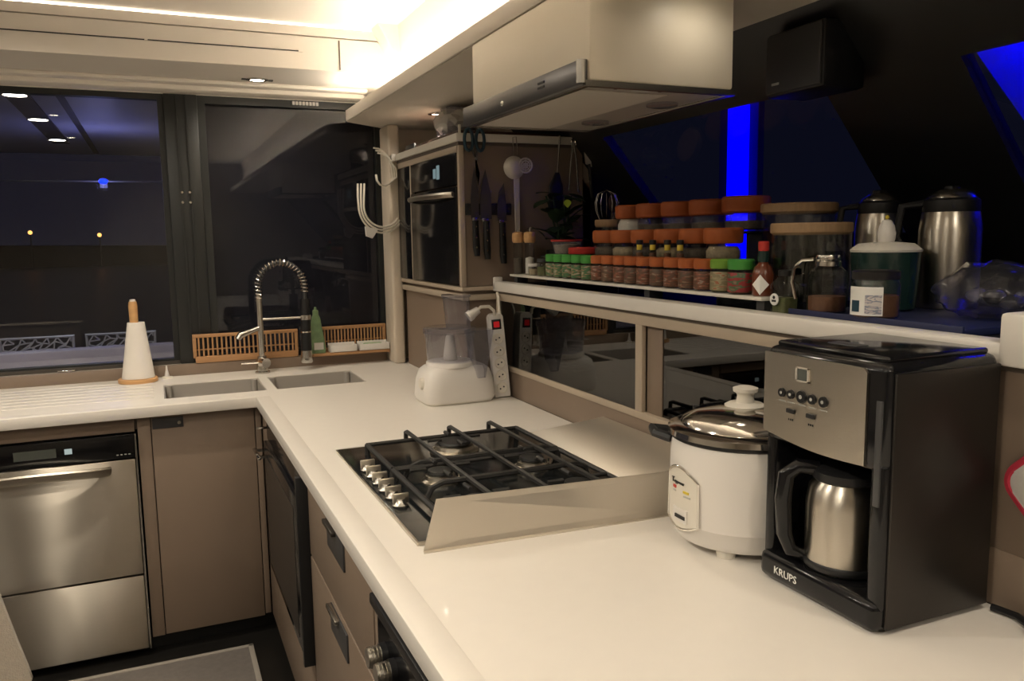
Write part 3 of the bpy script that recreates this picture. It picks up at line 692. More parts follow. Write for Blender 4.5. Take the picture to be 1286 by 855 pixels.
for (x, y) in ((.672, 1.925), (.556, 1.69), (.785, 1.70), (.56, 1.475), (.79, 1.48)):
    for dx, dy in ((1, 0), (-1, 0), (0, 1), (0, -1)):
        part(t, 'grate_finger', 'cast_iron', lambda q: q.cyl((x+dx*.034, y+dy*.034, ZG), (x+dx*.07, y+dy*.07, ZG), .005, seg=6))
t = thing('splash_guard', 'folded stainless splash guard sheet around the hob', 'splash guard', (.8, 1.5, CZ))
part(t, 'side_panel', 'guard_steel', lambda q: q.hexa([(.402, 1.328, CZ), (.915, 1.300, CZ), (.915, 1.3015, CZ), (.402, 1.3295, CZ), (.430, 1.334, CZ+.090), (.905, 1.318, CZ+.082), (.905, 1.3195, CZ+.082), (.430, 1.3355, CZ+.090)]))
part(t, 'side_hem', 'guard_steel', lambda q: q.hexa([(.400, 1.318, CZ), (.915, 1.290, CZ), (.915, 1.300, CZ), (.402, 1.328, CZ), (.400, 1.318, CZ+.0015), (.915, 1.290, CZ+.0015), (.915, 1.300, CZ+.0015), (.402, 1.328, CZ+.0015)]))
part(t, 'back_panel', 'guard_steel', lambda q: q.hexa([(.928, 1.305, CZ), (.928, 2.03, CZ), (.929, 2.03, CZ+.0015), (.929, 1.305, CZ+.0015), (1.094, 1.36, CZ+.055), (1.094, 1.90, CZ+.055), (1.095, 1.90, CZ+.0565), (1.095, 1.36, CZ+.0565)]))

# ================================================================== rice cooker
RX, RY, RR = .945, 1.140, .130
t = thing('rice_cooker', 'white rice cooker with steel lid and round white knob', 'rice cooker', (RX, RY, CZ))
c = (RX, RY, CZ)
RS = lambda pr: [(r, z*.90) for r, z in pr]
part(t, 'body', 'white_plastic', lambda q: q.lathe(RS([(.105, .014), (.118, .016), (.126, .030), (.128, .052), (.1295, .054), (RR, .12), (.129, .206), (.126, .212)]), c, 48))
for a in (40, 130, 215, 300): part(t, 'foot', 'white_warm', lambda q: q.cyl((RX+.098*math.cos(math.radians(a)), RY+.098*math.sin(math.radians(a)), CZ), (RX+.098*math.cos(math.radians(a)), RY+.098*math.sin(math.radians(a)), CZ+.018), .016, .018, 14))
part(t, 'rim', 'black_plastic', lambda q: q.lathe(RS([(.127, .211), (.130, .213), (.130, .217), (.127, .219)]), c, 48))
ld = part(t, 'lid', 'chrome', lambda q: q.lathe(RS([(.132, .218), (.136, .221), (.134, .231), (.124, .236), (.112, .238), (.108, .246), (.085, .262), (.045, .271), (.0, .273)]), c, 48))
part(ld, 'knob', 'white_warm', lambda q: q.lathe(RS([(.034, .269), (.036, .273), (.030, .277), (.016, .279), (.014, .292), (.016, .297), (.021, .300), (.022, .307), (.014, .310), (0, .310)]), c, 28))
part(ld, 'steam_vent', 'black_plastic', lambda q: q.cyl((RX-.05, RY+.075, CZ+.220), (RX-.05, RY+.075, CZ+.236), .006, seg=10))
part(t, 'side_handle', 'black_plastic', lambda q: q.tube([(RX-.115, RY+.060, CZ+.185), (RX-.132, RY+.085, CZ+.192), (RX-.122, RY+.110, CZ+.194), (RX-.080, RY+.100, CZ+.187)], .009, 8))
def curved_panel(q, r, a0, a1, z0, z1, arch, th=.003, n=14):
    tt = bmesh.new(); A = []; B = []
    for i in range(n+1):
        u = i/n; a = a0+(a1-a0)*u; zt = z1 + arch*math.sin(PI*u)
        zb = z0 - .012*math.sin(PI*u)
        A.append((tt.verts.new((RX+r*math.cos(a), RY+r*math.sin(a), zb)), tt.verts.new((RX+r*math.cos(a), RY+r*math.sin(a), zt))))
        B.append((tt.verts.new((RX+(r+th)*math.cos(a), RY+(r+th)*math.sin(a), zb)), tt.verts.new((RX+(r+th)*math.cos(a), RY+(r+th)*math.sin(a), zt))))
    for i in range(n):
        tt.faces.new((B[i][0], B[i+1][0], B[i+1][1], B[i][1])); tt.faces.new((A[i][0], A[i][1], A[i+1][1], A[i+1][0]))
        tt.faces.new((A[i][1], B[i][1], B[i+1][1], A[i+1][1])); tt.faces.new((A[i][0], A[i+1][0], B[i+1][0], B[i][0]))
    for i in (0, n): tt.faces.new((A[i][0], B[i][0], B[i][1], A[i][1]))
    q._add(tt)
PA0, PA1 = math.radians(156), math.radians(197)
cp = part(t, 'control_panel', 'white_warm', lambda q: curved_panel(q, .1285, PA0, PA1, CZ+.050, CZ+.128, .020, .004))
ol = []
for i in range(17):
    u = i/16; a = PA0+(PA1-PA0)*u; ol.append((RX+.133*math.cos(a), RY+.133*math.sin(a), CZ+.128+.020*math.sin(PI*u)))
for i in range(17):
    u = 1-i/16; a = PA0+(PA1-PA0)*u; ol.append((RX+.133*math.cos(a), RY+.133*math.sin(a), CZ+.050-.012*math.sin(PI*u)))
part(cp, 'chrome_trim', 'chrome', lambda q: q.tube(ol, .0025, 6, closed=True))
def cp_box(q, a, z, wy, h, r=.1325, th=.0015):
    a = math.radians(a); n = Vector((math.cos(a), math.sin(a), 0)); s = Vector((-n.y, n.x, 0)); b = Vector((RX, RY, CZ+z))+n*r
    q.hexa([b-s*wy-n*.004, b+s*wy-n*.004, b+s*wy+n*th, b-s*wy+n*th] + [p+Vector((0, 0, h)) for p in (b-s*wy-n*.004, b+s*wy-n*.004, b+s*wy+n*th, b-s*wy+n*th)])
part(cp, 'lever_recess', 'white_plastic', lambda q: cp_box(q, 178, .050, .020, .024))
part(cp, 'lever', 'ink_black', lambda q: cp_box(q, 179, .057, .014, .006, .1345))
part(cp, 'indicator_light', 'red_plastic', lambda q: cp_box(q, 170, .107, .005, .005))
part(cp, 'indicator_light', 'yellow_band', lambda q: cp_box(q, 185, .104, .007, .004))
part(cp, 'indicator_text', 'ink_grey', lambda q: [cp_box(q, 170, .101, .004, .0025), cp_box(q, 186, .097, .008, .0025)])
a = math.radians(176); n = Vector((math.cos(a), math.sin(a), 0)); sd = Vector((-n.y, n.x, 0))
text('brand_initial', 'T', .0125, Vector((RX, RY, CZ+.117))+n*.1330-sd*.022, sd, (0, 0, 1), 'ink_black', cp, .001)
text('brand_lettering', 'oppower', .0085, Vector((RX, RY, CZ+.117))+n*.1330-sd*.0145, sd, (0, 0, 1), 'ink_black', cp, .001)

# ================================================================== coffee maker
X0, X1, Y0, Y1, Z0, Z1 = .868, 1.086, .764, 1.002, CZ, 1.262
t = thing('coffee_maker', 'black and steel drip coffee maker with a thermal jug', 'coffee maker', ((X0+X1)/2, (Y0+Y1)/2, CZ))
part(t, 'base', 'black_gloss', lambda q: [q.box(X0-.006, X1, Y0+.004, Y1-.002, Z0+.003, Z0+.046, .012, 3)])
part(t, 'back_tower', 'black_plastic', lambda q: q.box(.985, X1, Y0+.004, Y1-.002, Z0+.03, Z1-.012, .012, 3))
part(t, 'head', 'black_gloss', lambda q: q.box(X0, X1-.002, Y0+.003, Y1-.001, 1.105, Z1-.006, .014, 3))
part(t, 'side_wall', 'black_gloss', lambda q: q.box(X0+.002, 1.0, Y0+.003, Y0+.030, Z0+.03, 1.12, .008, 3))
part(t, 'side_wall', 'black_gloss', lambda q: q.box(X0+.004, 1.0, Y1-.022, Y1-.001, Z0+.03, 1.12, .008, 3))
tl = part(t, 'top_lid', 'black_gloss', lambda q: q.box(X0+.012, X1-.012, Y0+.014, Y1-.012, Z1-.008, Z1+.001, .006, 3))
part(tl, 'lid_catch', 'dark_grey', lambda q: q.box(X0+.05, X0+.075, .87, .925, Z1, Z1+.0025, .001))
part(t, 'side_panel', 'maker_side', lambda q: q.box(X0+.012, X1-.006, Y0-.001, Y0+.005, Z0+.008, Z1-.020, .002), 'dark brushed side panel')
part(t, 'side_panel', 'maker_side', lambda q: q.box(X0+.012, X1-.006, Y1-.004, Y1+.001, Z0+.008, Z1-.020, .002))
wg = part(t, 'water_gauge', 'dark_grey', lambda q: q.box(X0-.001, X0+.004, Y0+.010, Y0+.020, 1.06, 1.205, .001))
def ctl(q):
    n = 12; tt = bmesh.new(); F = []
    yl, yr = Y1-.004, Y0+.034
    pts = [(yl, 1.246)] + [(yr+.006, 1.246), (yr, 1.240)]
    for i in range(n+1):
        u = i/n; pts.append((yr+(yl-yr)*u, 1.112-.0+.010*(u) - .007*math.sin(PI*u)))
    q.prism([(y, z) for y, z in pts], 'x', X0-.004, X0+.004)
fp = part(t, 'control_panel', 'steel', ctl, 'brushed steel control panel')
FXX = X0-.004
part(fp, 'display_frame', 'hood_filter', lambda q: [q.box(FXX-.003, FXX, .902, .928, 1.2095, 1.2115), q.box(FXX-.003, FXX, .902, .928, 1.2290, 1.2310), q.box(FXX-.003, FXX, .902, .9045, 1.2095, 1.231), q.box(FXX-.003, FXX, .9255, .928, 1.2095, 1.231)])
part(fp, 'display', 'lcd', lambda q: q.box(FXX-.0015, FXX+.001, .9045, .9255, 1.2115, 1.229))
for y, r in ((.957, .0065), (.938, .0065), (.916, .0090), (.895, .0070), (.873, .0075)):
    b = part(fp, 'button', 'black_plastic', lambda q: q.cyl((FXX-.0035, y, 1.187), (FXX, y, 1.187), r, r*1.1, 18))
    part(b, 'button_mark', 'ink_grey', lambda q: q.cyl((FXX-.0040, y, 1.187), (FXX-.0034, y, 1.187), r*.35, seg=10))
    part(fp, 'button_text', 'ink_grey', lambda q: q.box(FXX-.0006, FXX, y-.007, y+.007, 1.1735, 1.1750))
for y in (.938, .897):
    b = part(fp, 'small_button', 'black_plastic', lambda q: q.box(FXX-.003, FXX, y-.0085, y+.0085, 1.158, 1.165, .002))
    for k in range(3): part(fp, 'strength_mark', 'ink_black', lambda q: q.box(FXX-.0006, FXX, y-.005+.004*k, y-.003+.004*k, 1.147, 1.150))
text('maker_lettering', 'KRUPS', .0170, (X0-.0066, .963, Z0+.018), (0, -1, 0), (0, 0, 1), 'ink_white', t)
# thermal jug stands in the machine
JX, JY = .928, .886
t = thing('thermal_jug', 'brushed steel thermal jug with black handle in the coffee maker', 'jug', (JX, JY, CZ+.046))
jc = (JX, JY, CZ+.046)
part(t, 'body', 'steel', lambda q: q.lathe([(.052, 0), (.056, .003), (.058, .012), (.058, .10), (.054, .125), (.045, .137)], jc, 36))
part(t, 'lid', 'black_plastic', lambda q: q.lathe([(.047, .136), (.050, .139), (.050, .150), (.040, .157), (0, .158)], jc, 30))
hd = Vector((-.70, .55, 0)).normalized()
def hpt(r, z): return Vector(jc)+hd*r+Vector((0, 0, z))
part(t, 'handle', 'black_gloss', lambda q: q.tube([hpt(.040, .150), hpt(.070, .152), hpt(.086, .138), hpt(.090, .10), hpt(.087, .045), hpt(.078, .020), hpt(.056, .012)], [.011, .012, .013, .013, .012, .011, .009], 10))
part(t, 'lower_band', 'black_plastic', lambda q: q.lathe([(.0585, .004), (.060, .006), (.060, .014), (.0585, .016)], jc, 36, True))

# ================================================================== food processor and power strip
PX, PY = .905, 2.575
t = thing('food_processor', 'white food processor with clear bowl and tall feed chute', 'food processor', (PX, PY, CZ))
part(t, 'motor_base', 'white_plastic', lambda q: q.loft([(CZ+.006, PX, PY, .120, .088, 5), (CZ+.020, PX, PY, .126, .093, 5), (CZ+.075, PX, PY, .122, .089, 4.5), (CZ+.108, PX, PY, .112, .082, 4), (CZ+.120, PX, PY, .098, .074, 3.5), (CZ+.123, PX, PY, .085, .066, 3)], 48))
part(t, 'base_skirt', 'white_warm', lambda q: q.loft([(CZ+.0, PX, PY, .115, .083, 5), (CZ+.007, PX, PY, .121, .089, 5)], 48))
part(t, 'neck', 'white_plastic', lambda q: q.lathe([(.083, .120), (.081, .134), (.078, .136)], (PX-.012, PY, CZ), 36))
lpart(t, 'speed_dial', 'white_warm', lambda q: q.lathe([(.020, 0), (.018, .012), (.006, .014), (0, .014)], (0, 0, 0), 20), Matrix.Translation((-.118, -.030, .070)) @ Matrix.Rotation(-PI/2, 4, 'Y'))
bw = (PX-.012, PY, CZ)
part(t, 'bowl', 'clear_plastic', lambda q: q.lathe([(.074, .136), (.078, .142), (.086, .235), (.084, .235), (.076, .144), (.072, .139)], bw, 40, True))
part(t, 'bowl_lid', 'clear_plastic2', lambda q: q.lathe([(.090, .232), (.090, .246), (.086, .249), (0, .249)], bw, 40))
part(t, 'blade_hub', 'white_warm', lambda q: q.lathe([(.024, .140), (.022, .16), (.014, .215), (.010, .225), (0, .226)], bw, 20))
part(t, 'feed_chute', 'clear_plastic2', lambda q: q.loft([(CZ+.247, PX+.012, PY-.02, .040, .034, 3), (CZ+.350, PX+.006, PY-.02, .043, .036, 3)], 28))
part(t, 'chute_rim', 'clear_plastic2', lambda q: q.loft([(CZ+.349, PX+.006, PY-.02, .047, .040, 3), (CZ+.358, PX+.006, PY-.02, .047, .040, 3)], 28))
part(t, 'handle_guard', 'clear_plastic2', lambda q: q.hexa([(PX+.050, PY-.100, CZ+.085), (PX+.075, PY-.100, CZ+.085), (PX+.075, PY-.060, CZ+.085), (PX+.050, PY-.060, CZ+.085), (PX+.022, PY-.115, CZ+.245), (PX+.100, PY-.115, CZ+.245), (PX+.098, PY-.045, CZ+.245), (PX+.022, PY-.045, CZ+.245)]))
t = thing('power_strip', 'white power strip with red switch leaning in the corner', 'power strip', (1.066, 2.545, CZ+.003))
I4 = Matrix.Identity(4)
lpart(t, 'body', 'white_plastic', lambda q: q.prism([(-.028, 0), (.028, 0), (.026, .275), (.018, .285), (-.018, .285), (-.026, .275)], 'y', -.022, .020, .004), I4)
sw = lpart(t, 'switch_plate', 'black_plastic', lambda q: q.box(-.016, .016, -.0245, -.021, .232, .266, .001), I4)
lpart(sw, 'rocker', 'switch_red', lambda q: q.box(-.010, .010, -.0275, -.0240, .239, .259, .002), I4)
for k in range(5):
    b = lpart(t, 'socket', 'white_warm', lambda q: q.lathe([(.0195, .0), (.0195, .003), (.017, .004), (.016, .001), (0, .001)], (0, 0, 0), 22), Matrix.Translation((0, -.0215, .032+.042*k)) @ Matrix.Rotation(PI/2, 4, 'X'))
    for sx in (-1, 1): lpart(b, 'pin_hole', 'ink_black', lambda q: q.cyl((sx*.006, sx*.003, .0005), (sx*.006, sx*.003, .0016), .003, seg=8), I4)
t.rotation_euler = (math.radians(-2), math.radians(-4), math.radians(-12))
g = G(); g.tube([(1.035, 2.52, CZ+.283), (1.032, 2.52, CZ+.300), (1.015, 2.52, CZ+.315), (.985, 2.52, CZ+.315), (.968, 2.52, CZ+.300)], .0055, 8)
cb = tag(obj('plug_lead', g, 'white_cable'), 'white plug and short lead on top of the power strip', 'cable')
part(cb, 'plug', 'white_plastic', lambda q: [q.cyl((.976, 2.52, CZ+.306), (.950, 2.52, CZ+.290), .012, .016, 14), q.cyl((.952, 2.52, CZ+.292), (.940, 2.52, CZ+.284), .018, .018, 14)])
g = G(); g.tube([(1.072, 2.53, CZ+.15), (1.074, 2.55, CZ+.22), (1.076, 2.58, CZ+.30), (1.082, 2.60, CZ+.34), (1.086, 2.62, CZ+.352)], .005, 8)
tag(obj('strip_cable', g, 'white_cable'), 'white cable rising behind the power strip to the ledge', 'cable')

# ================================================================== sink surroundings
t = thing('kitchen_faucet', 'spring-neck steel kitchen faucet with pull-down spray head', 'faucet', (.385, 3.475, CZ))
fx, fy = .385, 3.475
part(t, 'base', 'chrome_soft', lambda q: q.lathe([(.030, 0), (.030, .006), (.024, .010), (.023, .055), (.019, .062), (.018, .070)], (fx, fy, CZ), 24))
part(t, 'riser', 'chrome_soft', lambda q: q.cyl((fx, fy, CZ+.06), (fx, fy, CZ+.325), .0125, seg=18))
part(t, 'mixer_joint', 'chrome', lambda q: q.cyl((fx, fy-.012, CZ+.045), (fx+.012, fy-.040, CZ+.045), .022, .020, 20))
part(t, 'mixer_lever', 'chrome', lambda q: q.tube([(fx-.01, fy-.02, CZ+.046), (fx-.085, fy-.02, CZ+.047)], .004, 8))
arc_pts = [(fx, fy, CZ+.300), (fx, fy, CZ+.34)] + [(fx+.092-.092*math.cos(PI*i/18), fy-.004*i/18, CZ+.355+.098*math.sin(PI*i/18)) for i in range(19)] + [(fx+.184, fy-.004, CZ+.325), (fx+.184, fy-.004, CZ+.30)]
part(t, 'hose', 'dark_grey', lambda q: q.tube(arc_pts, .0085, 10))
def spring(q):
    path = [Vector(p) for p in arc_pts]; L = [0]
    for a, b in zip(path, path[1:]): L.append(L[-1]+(b-a).length)
    N_ = 26; pts = []
    tot = L[-1]*.93
    for i in range(N_*9+1):
        s_ = tot*i/(N_*9); k = max(j for j in range(len(L)) if L[j] <= s_+1e-9); k = min(k, len(path)-2)
        f_ = (s_-L[k])/(L[k+1]-L[k]); p = path[k].lerp(path[k+1], f_)
        d = (path[min(k+2, len(path)-1)]-path[max(k-1, 0)]).normalized(); up = Vector((0, 1, 0)); sd = d.cross(up).normalized(); up = sd.cross(d)
        a = 2*PI*i/9; pts.append(p + (sd*math.cos(a)+up*math.sin(a))*.0150)
    q.tube(pts, .0024, 5)
part(t, 'spring', 'chrome', spring)
part(t, 'holder_arm', 'chrome_soft', lambda q: [q.tube([(fx, fy, CZ+.222), (fx+.170, fy-.004, CZ+.222)], .0055, 10), q.lathe([(.0235, .212), (.0235, .232), (.0200, .232), (.0200, .212)], (fx+.184, fy-.004, CZ), 20, True)])
part(t, 'pot_filler', 'chrome_soft', lambda q: q.tube([(fx, fy, CZ+.190), (fx-.04, fy-.02, CZ+.178), (fx-.085, fy-.04, CZ+.165), (fx-.095, fy-.043, CZ+.150)], [.010, .011, .014, .012], 10))
sh = part(t, 'spray_head', 'black_plastic', lambda q: q.cyl((fx+.184, fy-.004, CZ+.30), (fx+.181, fy-.004, CZ+.080), .0185, .0215, 20))
part(sh, 'spray_ring', 'chrome', lambda q: q.cyl((fx+.1826, fy-.004, CZ+.158), (fx+.1825, fy-.004, CZ+.164), .0218, seg=20))
part(sh, 'spray_nozzle', 'chrome_soft', lambda q: q.lathe([(.022, .030), (.026, .036), (.025, .058), (.0215, .082)], (fx+.181, fy-.004, CZ), 22))
part(sh, 'spray_collar', 'chrome_soft', lambda q: q.cyl((fx+.184, fy-.004, CZ+.30), (fx+.184, fy-.004, CZ+.275), .0135, .0165, 18))
# paper towel stand
t = thing('paper_towel_stand', 'white paper towel on a wooden stand before the window', 'paper towel', (-.085, 3.49, CZ))
pc = (-.085, 3.49, CZ)
part(t, 'base', 'wood_handle', lambda q: q.lathe([(.072, .0018), (.072, .014), (.068, .017), (0, .017)], pc, 32))
part(t, 'pole', 'wood_handle', lambda q: q.lathe([(.012, .017), (.012, .20), (.0155, .235), (.0165, .300), (.014, .316), (0, .318)], pc, 20))
part(t, 'pole_tip', 'white_warm', lambda q: q.lathe([(.011, .316), (.010, .324), (0, .326)], pc, 16))
part(t, 'towel_roll', 'paper', lambda q: q.loft([(CZ+.018, pc[0]+.002, pc[1], .060, .055, 2.2), (CZ+.10, pc[0]+.004, pc[1], .049, .047, 2.1), (CZ+.235, pc[0]+.006, pc[1], .031, .030, 2)], 32))
t = thing('soap_nozzle', 'small white pump nozzle standing on the worktop by the sink', 'dispenser', (.02, 3.53, CZ))
part(t, 'cone', 'white_plastic', lambda q: q.lathe([(.012, 0), (.010, .008), (.004, .035), (.003, .050), (0, .051)], (.02, 3.53, CZ), 16))
part(t, 'collar', 'white_warm', lambda q: q.lathe([(.022, 0), (.020, .006), (.010, .008)], (.02, 3.53, CZ), 16))
# bamboo racks
def bamboo_rack(x0, x1, yb, zb, h, n, label):
    t = thing('bamboo_rack', label, 'dish rack', ((x0+x1)/2, yb, zb))
    part(t, 'top_bar', 'bamboo', lambda q: q.box(x0, x1, yb-.010, yb+.004, zb+h-.014, zb+h, .002))
    part(t, 'bottom_bar', 'bamboo', lambda q: q.box(x0+.008, x1-.002, yb-.014, yb+.004, zb, zb+.026, .002))
    for x in (x0, x1-.014): part(t, 'side_bar', 'bamboo', lambda q: q.box(x, x+.014, yb-.009, yb+.004, zb+.02, zb+h-.01, .002))
    part(t, 'cross_rod', 'bamboo', lambda q: q.cyl((x0+.01, yb+.003, zb+h*.45), (x1-.01, yb+.003, zb+h*.45), .003, seg=8))
    for k in range(n):
        x = x0+.020+(x1-x0-.046)*k/(n-1)
        g = G(); g.box(x, x+.0065, yb-.007, yb-.001, zb+.022, zb+h-.012); obj('slat', g, 'bamboo', t)
    return t
bamboo_rack(.125, .548, 3.575, .9265, .118, 22, 'bamboo slatted rack standing on the window sill behind the faucet')
t = bamboo_rack(.582, .935, 3.578, .9265, .120, 22, 'bamboo slatted rack with a tray shelf beside the soap bottle')
part(t, 'shelf', 'bamboo', lambda q: q.box(.60, .935, 3.505, 3.566, .9262, .938, .002))
for x in (.565, .585):
    g = G(); g.lathe([(.006, 0), (.005, .010), (.003, .014), (0, .015)], (x, 3.565, .9255), 10)
    tag(obj('rack_peg', g, 'brown_wood_dark'), 'tiny dark peg on the sill between the bamboo racks', 'peg', 'pegs between the racks')
def dish(x0, x1, label, fill=None):
    t = thing('soap_dish', label, 'dish', ((x0+x1)/2, 3.535, .938), 'white dishes on the rack shelf')
    y0, y1 = 3.506, 3.564
    def fn(q):
        tt = 0.004
        q.hexa([(x0+.012, y0+.006, .9385), (x1-.012, y0+.006, .9385), (x1-.012, y1-.006, .9385), (x0+.012, y1-.006, .9385), (x0+.010, y0+.004, .943), (x1-.010, y0+.004, .943), (x1-.010, y1-.004, .943), (x0+.010, y1-.004, .943)])
        for a, b, cc, d in ((x0, x1, y0, y0+tt), (x0, x1, y1-tt, y1), (x0, x0+tt, y0, y1), (x1-tt, x1, y0, y1)):
            q.box(a, b, cc, d, .940, .975 if cc > y0+.01 else .968, .0015)
    part(t, 'tray', 'white_plastic', fn)
    if fill: part(t, 'sponge', fill, lambda q: q.box(x0+.025, x1-.025, y0+.008, y1-.008, .943, .966, .006), 'green sponge')
dish(.672, .790, 'empty white rectangular dish on the rack shelf'); dish(.800, .935, 'white rectangular dish holding a green sponge', 'sponge_green')
t = thing('dish_soap', 'green dish soap bottle standing behind the spray head', 'bottle', (.625, 3.53, .9385))
sc_ = (.625, 3.533, .9385)
part(t, 'bottle', 'soap_green', lambda q: q.loft([(.9388, .625, 3.53, .032, .014, 3), (.965, .625, 3.53, .033, .014, 3), (1.03, .622, 3.53, .026, .013, 2.6), (1.09, .620, 3.53, .019, .011, 2.2), (1.105, .620, 3.53, .012, .010, 2)], 24))
part(t, 'cap', 'soap_green', lambda q: q.lathe([(.012, 0), (.012, .018), (.006, .022), (.005, .032), (0, .033)], (.620, 3.53, 1.105), 14))
part(t, 'label', 'white_plastic', lambda q: q.box(.606, .646, 3.5135, 3.517, .955, .985))

# ================================================================== hanging things on and around the tall cabinet
# coiled white cable on the corner pillar
g = G()
def loop(c, rx, rz, a0, a1, y, n=26, tw=0.0): return [(c[0]+rx*math.cos(a0+(a1-a0)*i/n), y+tw*i/n, c[1]+rz*math.sin(a0+(a1-a0)*i/n)) for i in range(n+1)]
t = thing('cable_coil', 'coiled white cable hung on the corner pillar', 'cable', (.93, 3.41, 1.42))
for k in range(3):
    part(t, 'lower_loop', 'white_cable', lambda q: q.tube([(.800+.013*k, 3.425-.004*k, 1.652), (.798+.012*k, 3.425-.004*k, 1.60)] + loop((.900, 1.56), .100-.010*k, .112-.012*k, PI, 1.80*PI, 3.425-.004*k, 22), .0042, 7))
for k in range(3):
    up_ = [(.872, 1.800), (.895, 1.797), (.918, 1.784), (.938, 1.755), (.950, 1.715), (.952, 1.680), (.940, 1.654), (.918, 1.643), (.897, 1.648), (.884, 1.666), (.881, 1.690)]
    part(t, 'upper_loop', 'white_cable', lambda q: q.tube([(x+(.007*k if i < 6 else -.003*k), 3.428-.006*k, z-(.011*k if i < 4 else 0)) for i, (x, z) in enumerate(up_)], .0036, 7))
part(t, 'plug_block', 'white_plastic', lambda q: q.hexa([(.825, 3.405, 1.435), (.850, 3.405, 1.425), (.850, 3.425, 1.425), (.825, 3.425, 1.435), (.822, 3.405, 1.475), (.875, 3.405, 1.462), (.875, 3.425, 1.462), (.822, 3.425, 1.475)]))
part(t, 'hook', 'white_plastic', lambda q: q.box(.945, .968, 3.405, 3.436, 1.745, 1.775, .003))
# knives
YP = TY
t = thing('magnetic_knife_rack', 'black magnetic knife bar on the side of the tall cabinet', 'knife rack', (1.05, YP-.006, 1.50))
part(t, 'bar', 'black_plastic', lambda q: q.box(.992, 1.160, YP-.014, YP-.0005, 1.500, 1.540, .002))
for x in (1.004, 1.148): part(t, 'screw', 'chrome', lambda q: q.cyl((x, YP-.0155, 1.52), (x, YP-.013, 1.52), .004, seg=10))
def knife(x, zt, zb, zm, w, label, curve=0.0):
    t = thing('kitchen_knife', label, 'knife', (x, YP-.018, zb), 'knives on the magnetic bar')
    part(t, 'blade', 'blade_dark', lambda q: q.prism([(x-w, zm), (x+w, zm), (x+w*.9, zm+(zt-zm)*.5), (x+curve, zt), (x-w*.6, zt-(zt-zm)*.25), (x-w, zm+(zt-zm)*.4)], 'y', YP-.019, YP-.0165))
    part(t, 'bolster', 'chrome_soft', lambda q: q.box(x-w*.8, x+w*.3, YP-.024, YP-.013, zm-.008, zm+.004, .002))
    h = part(t, 'grip', 'knife_grip', lambda q: q.loft([(zb, x+.004, YP-.019, .010, .007, 2.5), (zb+.03, x+.002, YP-.019, .013, .008, 2.5), (zm-.02, x, YP-.019, .011, .008, 2.5), (zm-.006, x, YP-.019, .012, .008, 2.5)], 16))
    for k in range(3): part(h, 'rivet', 'chrome_soft', lambda q: q.cyl((x, YP-.0275, zb+.03+.035*k), (x, YP-.020, zb+.03+.035*k), .0028, seg=8))
knife(1.022, 1.665, 1.360, 1.488, .015, 'slim dark-bladed knife at the corner end of the magnetic bar')
knife(1.062, 1.655, 1.348, 1.486, .021, 'wide-bladed chef knife in the middle of the magnetic bar')
knife(1.122, 1.610, 1.332, 1.480, .017, 'broad round-tipped knife beside the skimmer on the magnetic bar', .008)
# scissors
t = thing('kitchen_scissors', 'scissors with dark teal grips hanging from the cabinet corner rail', 'scissors', (1.03, YP-.02, 1.62))
for sx in (-1, 1):
    part(t, 'grip', 'teal_handle', lambda q: q.tube([(1.024+sx*.022+.015*math.cos(2*PI*i/16), YP-.019+sx*.003, 1.752+.036*math.sin(2*PI*i/16)) for i in range(16)], .0058, 7, closed=True))
    part(t, 'blade', 'chrome_soft', lambda q: q.prism([(1.024+sx*.012, 1.715), (1.024+sx*.004, 1.722), (1.030-sx*.004, 1.640), (1.032-sx*.002, 1.600), (1.036-sx*.004, 1.640)], 'y', YP-.020+sx*.003, YP-.018+sx*.003))
part(t, 'pivot', 'chrome', lambda q: q.cyl((1.027, YP-.026, 1.690), (1.027, YP-.016, 1.690), .005, seg=10))
# skimmer / ladle
t = thing('skimmer_ladle', 'steel ladle with a small round strainer hung on the cabinet side', 'ladle', (1.18, YP-.03, 1.44))
lpart(t, 'bowl', 'hood_filter', lambda q: q.lathe([(.0, -.022), (.022, -.018), (.036, -.006), (.040, .004), (.037, .004), (.033, -.005), (.020, -.014), (0, -.018)], (0, 0, 0), 24), Matrix.Translation((-.014, -.002, .222)) @ Matrix.Rotation(-PI/2, 4, 'X'))
part(t, 'handle', 'hood_filter', lambda q: q.hexa([(1.172, YP-.022, 1.42), (1.188, YP-.022, 1.42), (1.188, YP-.018, 1.42), (1.172, YP-.018, 1.42), (1.166, YP-.028, 1.632), (1.186, YP-.028, 1.632), (1.186, YP-.022, 1.632), (1.166, YP-.022, 1.632)]))
def strainer(q):
    c_ = Vector((1.200, YP-.050, 1.668))
    for r in (.008, .016, .024): q.tube([c_+Vector((r*math.cos(2*PI*i/18), 0, r*math.sin(2*PI*i/18))) for i in range(18)], .0022 if r < .02 else .0035, 6, closed=True)
    for a in range(4): q.tube([c_+Vector((.024*math.cos(a*PI/4), 0, .024*math.sin(a*PI/4))), c_-Vector((.024*math.cos(a*PI/4), 0, .024*math.sin(a*PI/4)))], .0016, 5)
part(t, 'strainer', 'hood_filter', strainer)
part(t, 'hanger_wire', 'chrome_soft', lambda q: q.tube([(1.165, YP-.026, 1.69), (1.167, YP-.018, 1.765), (1.180, YP-.018, 1.768), (1.182, YP-.026, 1.69)], .0018, 6))
